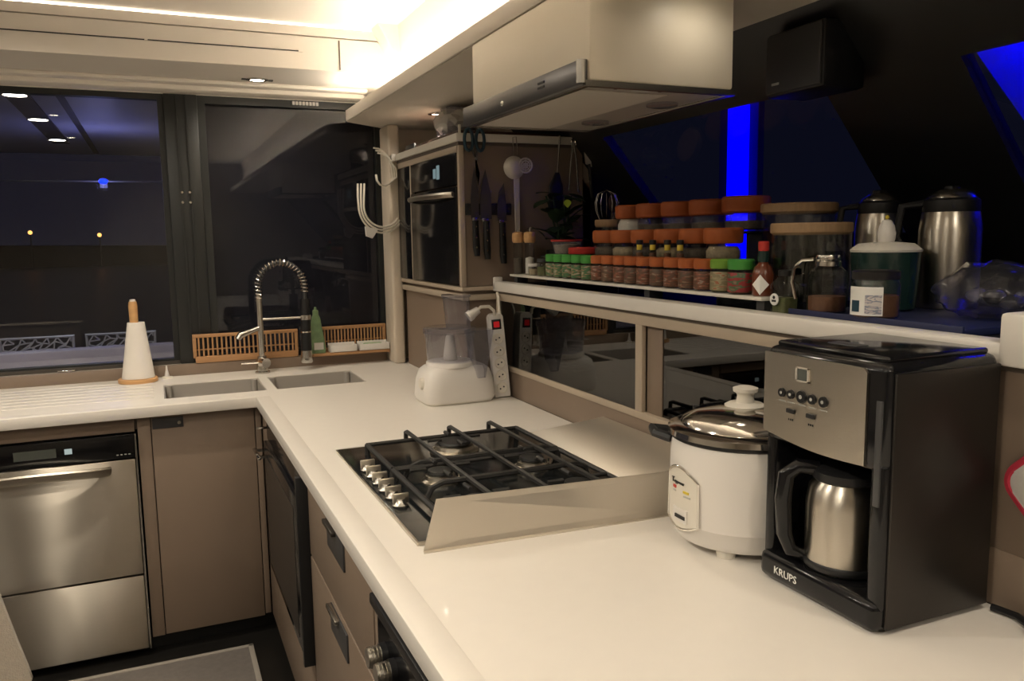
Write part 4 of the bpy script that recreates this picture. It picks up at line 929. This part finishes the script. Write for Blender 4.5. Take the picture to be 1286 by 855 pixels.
# further utensils on the rail
t = thing('utensil_rod', 'thin steel utensil handle hanging from the cabinet rail', 'utensil', (1.34, YP-.03, 1.645))
part(t, 'rod', 'chrome_soft', lambda q: q.tube([(1.346, YP-.025, 1.775), (1.334, YP-.025, 1.645)], .004, 8))
part(t, 'head', 'black_plastic', lambda q: q.loft([(1.50, 1.325, YP-.025, .030, .005, 3), (1.60, 1.329, YP-.025, .028, .005, 3), (1.648, 1.334, YP-.025, .008, .005, 2)], 18))
t = thing('kitchen_tongs', 'steel tongs hanging with the hinge up beside the black window post', 'tongs', (1.40, YP-.03, 1.58))
part(t, 'arm', 'chrome_soft', lambda q: q.tube([(1.397, YP-.026, 1.755), (1.388, YP-.026, 1.68), (1.380, YP-.026, 1.585)], .006, 8, flat=.6))
part(t, 'arm', 'chrome_soft', lambda q: q.tube([(1.401, YP-.026, 1.755), (1.412, YP-.026, 1.68), (1.418, YP-.026, 1.580)], .006, 8, flat=.6))
part(t, 'hinge', 'chrome', lambda q: q.tube([(1.399+.008*math.cos(PI*i/8), YP-.026, 1.752+.012*math.sin(PI*i/8)) for i in range(9)], .005, 8))
t = thing('white_spatula', 'white flat spatula hanging at the end of the cabinet rail', 'spatula', (1.455, YP-.03, 1.67))
part(t, 'blade', 'white_warm', lambda q: q.hexa([(1.448, YP-.028, 1.680), (1.474, YP-.028, 1.670), (1.474, YP-.025, 1.670), (1.448, YP-.025, 1.680), (1.436, YP-.028, 1.775), (1.456, YP-.028, 1.777), (1.456, YP-.025, 1.777), (1.436, YP-.025, 1.775)]))
part(t, 'handle', 'black_plastic', lambda q: q.cyl((1.462, YP-.0265, 1.680), (1.475, YP-.0265, 1.56), .006, seg=8))
# glassware bag and tray on top of the tall cabinet
t = thing('serving_tray', 'dark tray lying on top of the tall oven cabinet', 'tray', (1.12, 3.05, 1.775))
part(t, 'tray_board', 'brown_wood_dark', lambda q: q.box(TX+.015, 1.40, 2.72, 3.38, 1.7755, 1.793, .004))
part(t, 'tray_grip', 'dark_grey', lambda q: q.box(TX+.010, TX+.02, 3.22, 3.34, 1.777, 1.802, .003))
t = thing('wrapped_glasses', 'plastic-wrapped cluster of glasses on top of the tall cabinet', 'glassware', (1.08, 2.83, 1.793))
random.seed(3)
for i in range(3):
    for j in range(2):
        cx, cy = 1.020+.062*j, 2.840+.062*i
        part(t, 'tumbler', 'clear_plastic', lambda q: q.lathe([(.022, .001), (.024, .004), (.028, .095), (.026, .095), (.021, .006), (0, .005)], (cx, cy, 1.7935), 16))
def wrap(q):
    tt = bmesh.new(); bmesh.ops.create_icosphere(tt, subdivisions=3, radius=1)
    for v in tt.verts:
        n = 1+.10*math.sin(9*v.co.x+5*v.co.z)*math.cos(8*v.co.y+3*v.co.z)+random.uniform(-.05, .05)
        v.co = Vector((1.050+v.co.x*.072*n, 2.905+v.co.y*.125*n, 1.847+max(-.98, v.co.z*n)*.052))
        v.co.z = min(v.co.z, 1.897)
    q._add(tt)
part(t, 'plastic_wrap', 'frost_bag', wrap, ang=20)
part(t, 'wrap_post', 'white_warm', lambda q: q.box(TX+.002, TX+.010, TY+.004, TY+.012, 1.7755, 1.805, .001))

# ================================================================== ledge: spice rack and jars
LZ = 1.2625
TZ = 1.2970
t = thing('spice_rack', 'stepped spice rack with a white front shelf on the ledge', 'spice rack', (1.27, 1.95, LZ))
part(t, 'front_shelf', 'white_warm', lambda q: q.box(1.128, 1.186, 1.318, 2.605, TZ-.008, TZ-.0005, .0015))
part(t, 'step_shelf', 'black_plastic', lambda q: q.box(1.187, 1.312, 1.548, 2.48, 1.355, 1.3615, .001))
part(t, 'step_shelf', 'black_plastic', lambda q: q.box(1.314, 1.432, 1.602, 2.26, 1.425, 1.4315, .001))
for y in (1.335, 1.76, 2.58): part(t, 'bracket', 'dark_grey', lambda q: q.box(1.14, 1.180, y-.012, y+.012, LZ, TZ-.008))
for y in (1.555, 2.0, 2.46):
    part(t, 'bracket', 'dark_grey', lambda q: q.box(1.20, 1.30, y-.003, y+.003, LZ, 1.355))
for y in (1.61, 2.24): part(t, 'bracket', 'dark_grey', lambda q: q.box(1.33, 1.42, y-.003, y+.003, LZ, 1.425))
def spice_jar(x, y, z, r, h, lid_h, lid, label, fill, lbl, grp):
    t = thing('spice_jar', lbl, 'jar', (x, y, z), grp); c = (x, y, z)
    part(t, 'glass_body', 'clear_glass', lambda q: q.lathe([(r*.9, .0005), (r*.97, .003), (r*.97, h-.006), (r*.88, h)], c, 22))
    part(t, 'contents', fill, lambda q: q.lathe([(r*.86, .003), (r*.92, .006), (r*.92, h*.86), (0, h*.86)], c, 18))
    part(t, 'lid', lid, lambda q: q.lathe([(r*.94, h-.001), (r, h+.002), (r, h+lid_h-.003), (r*.9, h+lid_h), (0, h+lid_h)], c, 24))
    part(t, 'label', label, lambda q: q.lathe([(r*.972, h*.10), (r*.985, h*.12), (r*.985, h*.84), (r*.972, h*.86)], c, 22, True))
    return t
gp = 'small spice jars on the front shelf of the rack'
p0 = spice_jar(1.158, 2.323, TZ, .026, .050, .022, 'green_lid', 'label_green', 'spice_green', 'small herb jar with green lid and green label on the rack', gp)
for y in (2.268, 2.210, 2.150, 2.088): dup(p0, (1.158, y, TZ), random.uniform(0, 6))
p1 = spice_jar(1.158, 2.028, TZ, .0272, .051, .022, 'orange_lid', 'label_red', 'spice_brown', 'small spice jar with orange lid and reddish label on the rack', gp)
for y in (1.906, 1.789, 1.666, 1.544): dup(p1, (1.158, y, TZ), random.uniform(0, 6))
p2 = spice_jar(1.158, 1.967, TZ, .0275, .051, .022, 'orange_lid', 'label_red2', 'spice_brown', 'small spice jar with orange lid and dark brown label on the rack', gp)
for y in (1.848, 1.727, 1.605): dup(p2, (1.158, y, TZ), random.uniform(0, 6))
spice_jar(1.158, 1.480, TZ, .029, .054, .020, 'lime_lid', 'label_pale', 'spice_green', 'larger jar with lime lid and pale label next to the orange lids', gp)
spice_jar(1.156, 1.417, TZ, .029, .054, .021, 'green_lid', 'label_redgreen', 'spice_brown', 'larger jar with green lid and red label beside the sauce bottle', gp)
def big_jar(x, y, z, r, bh, lh, fill, lbl, grp, fm=.8):
    t = thing('storage_jar', lbl, 'jar', (x, y, z), grp); c = (x, y, z)
    part(t, 'glass_body', 'clear_glass', lambda q: q.lathe([(r*.80, .0005), (r*.90, .004), (r*.92, bh*.6), (r*.82, bh)], c, 26))
    part(t, 'contents', fill, lambda q: q.lathe([(r*.74, .003), (r*.84, .006), (r*.85, bh*.55), (r*.7, bh*fm), (0, bh*fm)], c, 20), ang=60)
    part(t, 'lid', 'orange_lid', lambda q: q.lathe([(r*.93, bh-.001), (r*.985, bh+.003), (r*.985, bh+.008), (r, bh+.010), (r, bh+lh-.004), (r*.92, bh+lh), (0, bh+lh)], c, 30))
    return t
gp2 = 'orange-lidded jars on the lower step'; gp3 = 'orange-lidded jars on the upper step'
for i, y in enumerate((2.155, 2.051, 1.940, 1.824, 1.712)):
    big_jar(1.262, y, 1.362, .0505, .042, .036, 'pasta_mix' if i % 2 else 'pepper', 'squat glass jar with orange lid on the lower step of the rack', gp2, .7)
big_jar(1.252, 1.602, 1.362, .047, .042, .036, 'pasta_mix', 'squat orange-lidded jar at the canister end of the lower step', gp2, .8)
big_jar(1.372, 2.195, 1.432, .057, .044, .040, 'salt', 'orange-lidded jar of white grains on the upper step', gp3, .95)
for y in (2.072, 1.940, 1.808): big_jar(1.372, y, 1.432, .060, .044, .040, 'pepper', 'nearly empty glass jar with orange lid on the upper step', gp3, .3)
big_jar(1.372, 1.668, 1.432, .060, .046, .040, 'pepper', 'tallest orange-lidded jar beside the wood-lidded canister on the upper step', gp3, .3)
mb = thing('mini_bottle', 'mini sauce bottle with black cap and yellow neck band', 'bottle', (1.1975, 1.885, 1.362), 'mini bottles before the orange-lidded jars')
mc = (1.1975, 1.885, 1.362)
part(mb, 'bottle', 'clear_glass', lambda q: q.lathe([(.0095, .0005), (.0100, .003), (.0100, .018), (.0055, .026)], mc, 16))
part(mb, 'sauce', 'spice_brown', lambda q: q.lathe([(.0088, .002), (.0090, .016), (0, .018)], mc, 14))
part(mb, 'neck_band', 'yellow_band', lambda q: q.lathe([(.0072, .024), (.0078, .026), (.0078, .038), (.0070, .039)], mc, 14))
part(mb, 'cap', 'black_cap', lambda q: q.lathe([(.0092, .038), (.0095, .040), (.0092, .050), (0, .051)], mc, 14))
for y in (1.822, 1.755, 1.700): dup(mb, (1.1975, y, 1.362))
# sauce bottle
t = thing('hot_sauce_bottle', 'slim hot sauce bottle with red cap and diamond label', 'bottle', (1.160, 1.352, TZ)); c = (1.160, 1.352, TZ)
part(t, 'bottle', 'sauce_red', lambda q: q.lathe([(.021, .0005), (.0225, .004), (.0225, .045), (.018, .060), (.010, .068), (.010, .074)], c, 24))
part(t, 'neck_wrap', 'dark_green_glaze', lambda q: q.lathe([(.0105, .070), (.012, .073), (.011, .092), (.010, .093)], c, 18))
part(t, 'cap', 'red_plastic', lambda q: q.lathe([(.0105, .093), (.011, .095), (.011, .111), (.009, .113), (0, .113)], c, 18))
a = math.radians(215); n = Vector((math.cos(a), math.sin(a), 0)); sd = Vector((-n.y, n.x, 0)); b = Vector((1.160, 1.352, TZ+.024))+n*.0226
up = Vector((0, 0, 1))
part(t, 'diamond_label', 'ink_white', lambda q: q.hexa([b-up*.021-n*.004, b+sd*.017-n*.006, b+up*.021-n*.004, b-sd*.017-n*.006, b-up*.021+n*.001, b+sd*.017-n*.004, b+up*.021+n*.001, b-sd*.017-n*.004]))
# canisters with wooden lids
def canister(x, y, r, h, z, lbl):
    t = thing('glass_canister', lbl, 'canister', (x, y, z)); c = (x, y, z)
    part(t, 'glass_body', 'clear_glass', lambda q: q.lathe([(r*.94, .0005), (r, .004), (r, h-.002), (r*.97, h-.002), (r*.97, .006), (0, .006)], c, 36))
    part(t, 'wooden_lid', 'wood_lid', lambda q: q.lathe([(r*.95, h-.006), (r*1.03, h), (r*1.03, h+.016), (r*1.0, h+.019), (0, h+.019)], c, 36))
    return t
canister(1.388, 1.500, .084, .212, LZ, 'tall clear glass canister with wooden lid beside the upper orange lids')
NZ = 1.2755
g = G(); g.box(1.137, 1.52, .87, 1.250, LZ, NZ-.0005, .003); t = tag(obj('navy_tray', g, 'navy_mat'), 'navy blue tray under the pots at the near end of the ledge', 'tray')
part(t, 'tray_lip', 'navy_mat', lambda q: [q.box(1.1365, 1.142, .87, 1.250, LZ, NZ+.004, .001)])
canister(1.270, 1.335, .080, .165, LZ, 'lower glass canister with wooden lid behind the oil jug')
t = thing('spice_cube_jar', 'small square glass jar with round white badge', 'jar', (1.160, 1.282, LZ))
part(t, 'glass_body', 'clear_glass', lambda q: q.loft([(LZ+.001, 1.160, 1.286, .022, .022, 6), (LZ+.062, 1.160, 1.286, .022, .022, 6), (LZ+.078, 1.160, 1.286, .012, .012, 3)], 28))
part(t, 'contents', 'spice_green', lambda q: q.loft([(LZ+.003, 1.160, 1.286, .019, .019, 6), (LZ+.035, 1.160, 1.286, .019, .019, 6)], 24))
part(t, 'lid', 'black_cap', lambda q: q.cyl((1.160, 1.286, LZ+.078), (1.160, 1.286, LZ+.090), .014, seg=18))
part(t, 'badge', 'ink_white', lambda q: [q.cyl((1.1375, 1.290, LZ+.032), (1.1355, 1.290, LZ+.032), .012, seg=18)])
part(t, 'badge_emblem', 'ink_black', lambda q: [q.box(1.1350, 1.1358, 1.284, 1.296, LZ+.027, LZ+.031), q.cyl((1.1358, 1.290, LZ+.036), (1.1350, 1.290, LZ+.036), .0035, seg=10)])
# oil jug
t = thing('oil_jug', 'ribbed glass jug with steel collar and curved handle', 'jug', (1.178, 1.192, NZ)); c = (1.178, 1.192, NZ)
part(t, 'glass_body', 'clear_glass', lambda q: q.lathe([(.034, .0005), (.037, .003), (.037, .062), (.033, .078), (.022, .088)], c, 18), ang=12)
part(t, 'oil', 'spice_brown', lambda q: q.lathe([(.033, .003), (.034, .010), (.034, .030), (0, .030)], c, 18))
part(t, 'collar', 'chrome', lambda q: q.lathe([(.021, .086), (.024, .088), (.024, .096), (.022, .098), (.023, .102), (.021, .108), (0, .109)], c, 24))
part(t, 'handle', 'chrome', lambda q: q.tube([(1.160, 1.210, NZ+.100), (1.152, 1.232, NZ+.098), (1.148, 1.250, NZ+.082), (1.150, 1.256, NZ+.055), (1.156, 1.252, NZ+.022)], .0036, 8))
# salt jar with paper label
t = thing('labelled_jar', 'glass jar with white printed paper label before the green pot', 'jar', (1.170, 1.070, NZ)); c = (1.170, 1.070, NZ)
part(t, 'glass_body', 'clear_glass', lambda q: q.lathe([(.038, .0005), (.041, .004), (.041, .060), (.037, .068)], c, 28))
part(t, 'contents', 'spice_brown', lambda q: q.lathe([(.037, .003), (.0385, .006), (.0385, .040), (0, .040)], c, 24))
part(t, 'lid', 'black_cap', lambda q: q.lathe([(.039, .068), (.040, .070), (.040, .082), (.036, .084), (0, .084)], c, 28))
def arcpatch(q, cx, cy, r, a0, a1, z0, z1, th=.0008, n=10):
    tt = bmesh.new(); A = []
    for i in range(n+1):
        a = math.radians(a0+(a1-a0)*i/n); cs, sn = math.cos(a), math.sin(a)
        A.append([tt.verts.new((cx+rr*cs, cy+rr*sn, zz)) for rr in (r, r+th) for zz in (z0, z1)])
    for p, w_ in zip(A, A[1:]):
        for k in ((2, 3), (1, 0), (3, 1), (0, 2)): tt.faces.new((p[k[0]], w_[k[0]], w_[k[1]], p[k[1]]))
    for p in (A[0], A[-1]): tt.faces.new((p[0], p[2], p[3], p[1]))
    q._add(tt)
lb = part(t, 'paper_label', 'ink_white', lambda q: arcpatch(q, 1.170, 1.070, .0415, 150, 240, NZ+.006, NZ+.056), 'white paper label with blue picture')
part(lb, 'label_picture', 'label_print', lambda q: arcpatch(q, 1.170, 1.070, .0424, 200, 237, NZ+.009, NZ+.042, .0005))
part(lb, 'label_emblem', 'teal_handle', lambda q: arcpatch(q, 1.170, 1.070, .0424, 162, 186, NZ+.012, NZ+.032, .0005))
# green pot with white lid
t = thing('green_pot', 'dark green ceramic pot with white lid and cone-shaped white finial', 'pot', (1.300, 1.168, NZ)); c = (1.300, 1.168, NZ)
part(t, 'pot_body', 'dark_green_glaze', lambda q: q.lathe([(.050, .0005), (.056, .004), (.062, .090), (.063, .112), (.060, .114)], c, 32))
ld = part(t, 'lid', 'white_warm', lambda q: q.lathe([(.064, .112), (.065, .116), (.058, .122), (.050, .128), (.020, .131), (0, .131)], c, 32))
part(ld, 'finial', 'white_plastic', lambda q: q.lathe([(.014, .130), (.016, .136), (.017, .148), (.014, .162), (.008, .172), (0, .175)], c, 20))
part(ld, 'finial_tip', 'yellow_band', lambda q: q.sphere((1.300, 1.168, NZ+.178), .004))
def thermos(x, y, r, h, lbl):
    t = thing('thermos_flask', lbl, 'flask', (x, y, NZ)); c = (x, y, NZ)
    part(t, 'body', 'steel', lambda q: q.lathe([(r*.96, .0005), (r, .005), (r, h*.66), (r*.92, h*.80), (r*.86, h*.82)], c, 36))
    part(t, 'shoulder', 'black_plastic', lambda q: q.lathe([(r*.90, h*.80), (r*.92, h*.815), (r*.90, h*.90), (r*.80, h*.92)], c, 32))
    part(t, 'cap', 'chrome_soft', lambda q: q.lathe([(r*.78, h*.915), (r*.74, h*.94), (r*.40, h*.99), (r*.2, h), (0, h)], c, 28))
    part(t, 'handle', 'black_plastic', lambda q: q.tube([(x-r*.6, y+r*.6, NZ+h*.88), (x-r*1.1, y+r*1.1, NZ+h*.86), (x-r*1.25, y+r*1.2, NZ+h*.6), (x-r*.72, y+r*.72, NZ+h*.35)], .008, 8))
    part(t, 'pour_button', 'black_plastic', lambda q: q.box(x-.012, x+.012, y-.010, y+.010, NZ+h*.975, NZ+h*1.02, .003))
thermos(1.432, 1.135, .056, .232, 'tall steel thermos flask with black shoulder beside the plastic bag')
thermos(1.455, 1.33, .048, .235, 'slimmer steel thermos flask behind the green pot')
# bag
t = thing('plastic_bag', 'crumpled clear plastic bag of wrapped goods on the tray', 'bag', (1.34, .965, NZ))
random.seed(11)
def bagm(q, cx, cy, rx, ry, rz, amp):
    tt = bmesh.new(); bmesh.ops.create_icosphere(tt, subdivisions=4, radius=1)
    for v in tt.verts:
        n = 1+amp*(math.sin(7*v.co.x+4*v.co.z)*math.cos(9*v.co.y+3*v.co.z)+.6*math.sin(17*v.co.y-11*v.co.x+13*v.co.z))
        v.co = Vector((cx+v.co.x*rx*n, cy+v.co.y*ry*n, NZ+.001+max(0, (v.co.z*n+.85)*rz)))
    q._add(tt)
part(t, 'film', 'bag_plastic', lambda q: bagm(q, 1.34, .965, .095, .092, .052, .07), ang=60)
for i in range(7):
    x, y = 1.34+random.uniform(-.05, .05), .965+random.uniform(-.05, .05)
    part(t, 'wrapped_piece', random.choice(['clear_plastic2', 'dark_grey', 'navy_mat', 'clear_plastic']), lambda q: q.sphere((x, y, NZ+.024+random.uniform(0, .02)), .022, (1, .8, .6), 12))
# mills
def mill(x, y, fill, lbl):
    t = thing('spice_mill', lbl, 'mill', (x, y, TZ), 'salt and pepper mills'); c = (x, y, TZ)
    part(t, 'glass_body', 'clear_glass', lambda q: q.lathe([(.016, .0005), (.017, .004), (.0165, .100), (.0150, .108)], c, 20))
    part(t, 'grains', fill, lambda q: q.lathe([(.0140, .003), (.0150, .006), (.0150, .055), (0, .060)], c, 16))
    part(t, 'wooden_top', 'wood_handle', lambda q: q.lathe([(.0165, .107), (.0200, .112), (.0205, .128), (.0190, .140), (.010, .144), (0, .144)], c, 20))
    part(t, 'crank_pin', 'chrome_soft', lambda q: q.cyl((x, y, TZ+.142), (x+.004, y, TZ+.158), .0022, seg=8))
mill(1.148, 2.575, 'pepper', 'glass pepper mill with wooden top on the rack'); mill(1.170, 2.528, 'salt', 'glass salt mill with wooden top and white grains')
t = thing('white_lid_jar', 'tiny glass jar with white lid below the wooden mills', 'jar', (1.160, 2.470, TZ)); c = (1.160, 2.470, TZ)
part(t, 'glass_body', 'clear_glass', lambda q: q.lathe([(.020, .0005), (.021, .003), (.021, .026), (.019, .030)], c, 20))
part(t, 'contents', 'pasta_mix', lambda q: q.lathe([(.018, .002), (.019, .020), (0, .020)], c, 16))
part(t, 'lid', 'white_plastic', lambda q: q.lathe([(.0205, .029), (.0215, .031), (.0210, .038), (0, .039)], c, 20))
t = thing('dark_herb_jar', 'small dark glass jar between the mills and green lids', 'jar', (1.158, 2.395, TZ)); c = (1.158, 2.395, TZ)
part(t, 'glass_body', 'clear_glass', lambda q: q.lathe([(.022, .0005), (.023, .003), (.023, .042), (.020, .046)], c, 20))
part(t, 'contents', 'spice_green', lambda q: q.lathe([(.020, .002), (.021, .030), (0, .030)], c, 16))
part(t, 'lid', 'dark_grey', lambda q: q.lathe([(.021, .045), (.022, .047), (.0215, .056), (0, .057)], c, 20))
# plastic tub and red lid
t = thing('plastic_tub', 'clear tub with red rim on the lower step', 'tub', (1.252, 2.415, 1.362)); c = (1.252, 2.415, 1.362)
part(t, 'tub_body', 'clear_plastic', lambda q: q.lathe([(.040, .0005), (.043, .004), (.050, .046), (.048, .046), (.041, .006), (0, .005)], c, 28))
part(t, 'contents', 'pasta_mix', lambda q: q.lathe([(.038, .006), (.044, .034), (0, .038)], c, 22))
part(t, 'rim', 'red_plastic', lambda q: q.lathe([(.050, .044), (.053, .046), (.053, .050), (.049, .051)], c, 28, True))
t = thing('red_lid_tub', 'low flat tub with bright red lid on the lower step', 'tub', (1.252, 2.283, 1.362)); c = (1.252, 2.283, 1.362)
part(t, 'tub_body', 'clear_plastic', lambda q: q.lathe([(.048, .0005), (.052, .003), (.053, .008)], c, 28))
part(t, 'lid', 'red_plastic', lambda q: q.lathe([(.055, .007), (.056, .009), (.056, .024), (.052, .027), (0, .027)], c, 28))
# potted herb
t = thing('potted_herb', 'dark leafy potted herb in the corner by the tall cabinet', 'plant', (1.315, 2.575, LZ)); c = (1.315, 2.575, LZ)
part(t, 'flower_pot', 'black_plastic', lambda q: q.lathe([(.040, .0005), (.052, .10), (.055, .10), (.055, .115), (.048, .115), (.046, .10), (0, .098)], c, 24))
random.seed(21)
def leaf(q, p, d, L, w, up_):
    p = Vector(p); d = Vector(d).normalized(); s2 = d.cross(Vector((0, 0, 1))).normalized(); nrm = s2.cross(d).normalized()
    tt = bmesh.new(); n = 5; A = []
    for i in range(n+1):
        u = i/n; wd = w*math.sin(PI*min(1, u*.95+.04))**.8; m = p+d*L*u+nrm*(-.25*L*u*u)
        A.append([tt.verts.new(m-s2*wd), tt.verts.new(m+nrm*(-.12*w)), tt.verts.new(m+s2*wd)])
    for a, b in zip(A, A[1:]):
        for k in (0, 1): tt.faces.new((a[k], a[k+1], b[k+1], b[k]))
    q._add(tt)
for i in range(34):
    a = random.uniform(0, 2*PI); el = random.uniform(-.2, .9); r0 = random.uniform(.0, .05); z0 = LZ+.14+random.uniform(0, .17)
    p = (1.300+r0*math.cos(a)*1.2, 2.565+r0*math.sin(a)*.8, z0); d = Vector((math.cos(a)*math.cos(el), math.sin(a)*math.cos(el), math.sin(el)))
    L = random.uniform(.05, .085)
    if p[1]+d.y*L > 2.645: d.y = -abs(d.y)
    g = G(); leaf(g, p, d, L, L*.34, 0); obj('leaf', g, 'leaf_dark', t)
g = G(); leaf(g, (1.30, 2.50, LZ+.285), (-.3, -.6, -.5), .035, .013, 0); o = obj('leaf', g, 'leaf_lime', t); o['label'] = 'bright lime leaf'
for k in range(4):
    a = k*1.6
    part(t, 'stem', 'leaf_dark', lambda q: q.tube([(1.315, 2.575, LZ+.09), (1.31+.02*math.cos(a), 2.57+.02*math.sin(a), LZ+.18), (1.30+.05*math.cos(a), 2.565+.04*math.sin(a), LZ+.30)], .003, 6))
# wooden-lid jar with whisk behind
canister(1.412, 2.395, .055, .195, LZ, 'narrow canister with pale wooden lid before the whisk')
t = thing('utensil_crock', 'dark crock holding cooking utensils behind the jars', 'crock', (1.475, 2.52, LZ)); c = (1.475, 2.52, LZ)
part(t, 'crock_body', 'black_plastic', lambda q: q.lathe([(.046, .0005), (.052, .006), (.055, .15), (.050, .15), (.046, .01), (0, .008)], c, 26))
t = thing('wire_whisk', 'wire balloon whisk standing in the dark crock', 'whisk', (1.462, 2.515, LZ+.01))
part(t, 'handle', 'chrome_soft', lambda q: q.cyl((1.475, 2.52, LZ+.012), (1.463, 2.513, LZ+.185), .007, seg=10))
for k in range(6):
    a = PI*k/6; dx, dy = math.cos(a), math.sin(a)
    part(t, 'wire_loop', 'chrome_soft', lambda q: q.tube([(1.463+dx*.040*math.sin(PI*u)*math.copysign(1, 1) if False else 1.460+dx*w_, 2.512+dy*w_, LZ+.18+zz) for w_, zz in [(.006, 0), (.022, .03), (.036, .065), (.040, .095), (.030, .125), (0, .140), (-.030, .125), (-.040, .095), (-.036, .065), (-.022, .03), (-.006, 0)]], .0014, 5))
t = thing('wooden_spoon', 'dark wooden spoon leaning in the crock', 'spoon', (1.49, 2.535, LZ+.01))
part(t, 'handle', 'brown_wood_dark', lambda q: q.tube([(1.485, 2.53, LZ+.012), (1.515, 2.56, LZ+.24)], .006, 8))
part(t, 'spoon_bowl', 'brown_wood_dark', lambda q: q.sphere((1.522, 2.566, LZ+.275), .024, (1, .4, 1.5)))
# pot holder on the end board
t = thing('pot_holder', 'grey quilted pot holder with red border hanging on the cabinet end', 'pot holder', (1.088, .655, .97))
HC = Vector((1.088, .648, 1.078)); hr = .110
def diamond(r, rnd, n=6):
    pts = []
    for k in range(4):
        a = PI/2*k; c0 = Vector((math.cos(a), math.sin(a)))*(r-rnd*1.414)
        for i in range(n+1):
            b_ = a-PI/4+PI/2*i/n; pts.append((HC.y+c0.x+rnd*math.cos(b_), HC.z+c0.y+rnd*math.sin(b_)))
    return pts
part(t, 'quilt', 'grey_cloth', lambda q: q.prism(diamond(hr-.008, .022), 'x', 1.079, 1.093, .003))
part(t, 'border', 'red_cloth', lambda q: q.tube([(1.087, y, z) for y, z in diamond(hr-.004, .024)], .0085, 8, closed=True))
part(t, 'hanging_loop', 'red_cloth', lambda q: q.tube([(1.087, HC.y-.004, HC.z+.10), (1.087, HC.y-.008, HC.z+.125), (1.087, HC.y+.008, HC.z+.125), (1.087, HC.y+.004, HC.z+.10)], .003, 6))
t = thing('black_power_cord', 'black appliance cord lying on the worktop behind the coffee maker', 'cord', (1.06, .67, CZ))
part(t, 'cord', 'black_plastic', lambda q: q.tube([(1.080, .755, CZ+.006), (1.085, .72, CZ+.006), (1.072, .69, CZ+.006), (1.05, .66, CZ+.006), (1.07, .60, CZ+.006), (1.05, .52, CZ+.006)], .0055, 8))
part(t, 'plug', 'black_plastic', lambda q: q.box(1.052, 1.082, .655, .690, CZ+.0005, CZ+.024, .006))
# chair with a towel thrown over its back
t = thing('dining_chair', 'dark dining chair under the beige towel by the dishwasher', 'chair', (-.66, 2.12, .0))
for x in (-.86, -.46):
    for y in (1.99, 2.36): part(t, 'leg', 'brown_wood_dark', lambda q: q.cyl((x, y, .0105), (x, y, .46), .016, .02, 10))
part(t, 'seat', 'brown_wood_dark', lambda q: q.box(-.89, -.43, 1.96, 2.39, .45, .48, .012))
part(t, 'backrest', 'brown_wood_dark', lambda q: q.box(-.88, -.44, 1.965, 1.99, .48, .955, .01))
t = thing('terry_towel', 'beige terry towel draped over the chair back', 'towel', (-.6, 1.95, .48))
def towel(q):
    tt = bmesh.new(); nx, nz = 16, 22; A = {}
    for i in range(nx+1):
        for k in range(nz+1):
            u = i/nx; v = k/nz                       # v 0 bottom .. 1 top
            zb, zt = .468, .975
            z = zb+(zt-zb)*v; xr = -.292-.100*v-.010*math.sin(3*v); 
            if v < .06: xr -= .02*(1-v/.06)**2
            xl = -.96; x = xl+(xr-xl)*u
            y = 1.945-.012*math.sin(9*u+1.5*v)*(1-v*.6)
            A[i, k] = (x, y, z)
    def wall(off, rev):
        V = {kk: tt.verts.new((p[0], p[1]+off, p[2])) for kk, p in A.items()}
        for i in range(nx):
            for k in range(nz): tt.faces.new((V[i, k], V[i+1, k], V[i+1, k+1], V[i, k+1]))
        return V
    F_1 = wall(0, 0); F_2 = wall(.016, 1)
    ring = [(i, 0) for i in range(nx)] + [(nx, k) for k in range(nz)] + [(i, nz) for i in range(nx, 0, -1)] + [(0, k) for k in range(nz, 0, -1)]
    for a, b in zip(ring, ring[1:]+ring[:1]): tt.faces.new((F_1[a], F_1[b], F_2[b], F_2[a]))
    q._add(tt)
part(t, 'front_fold', 'terry', towel, ang=60)
part(t, 'top_fold', 'terry', lambda q: q.box(-.95, -.41, 1.945, 2.015, .957, .979, .010, 3))
part(t, 'back_fold', 'terry', lambda q: q.box(-.95, -.41, 1.995, 2.013, .60, .970, .006))
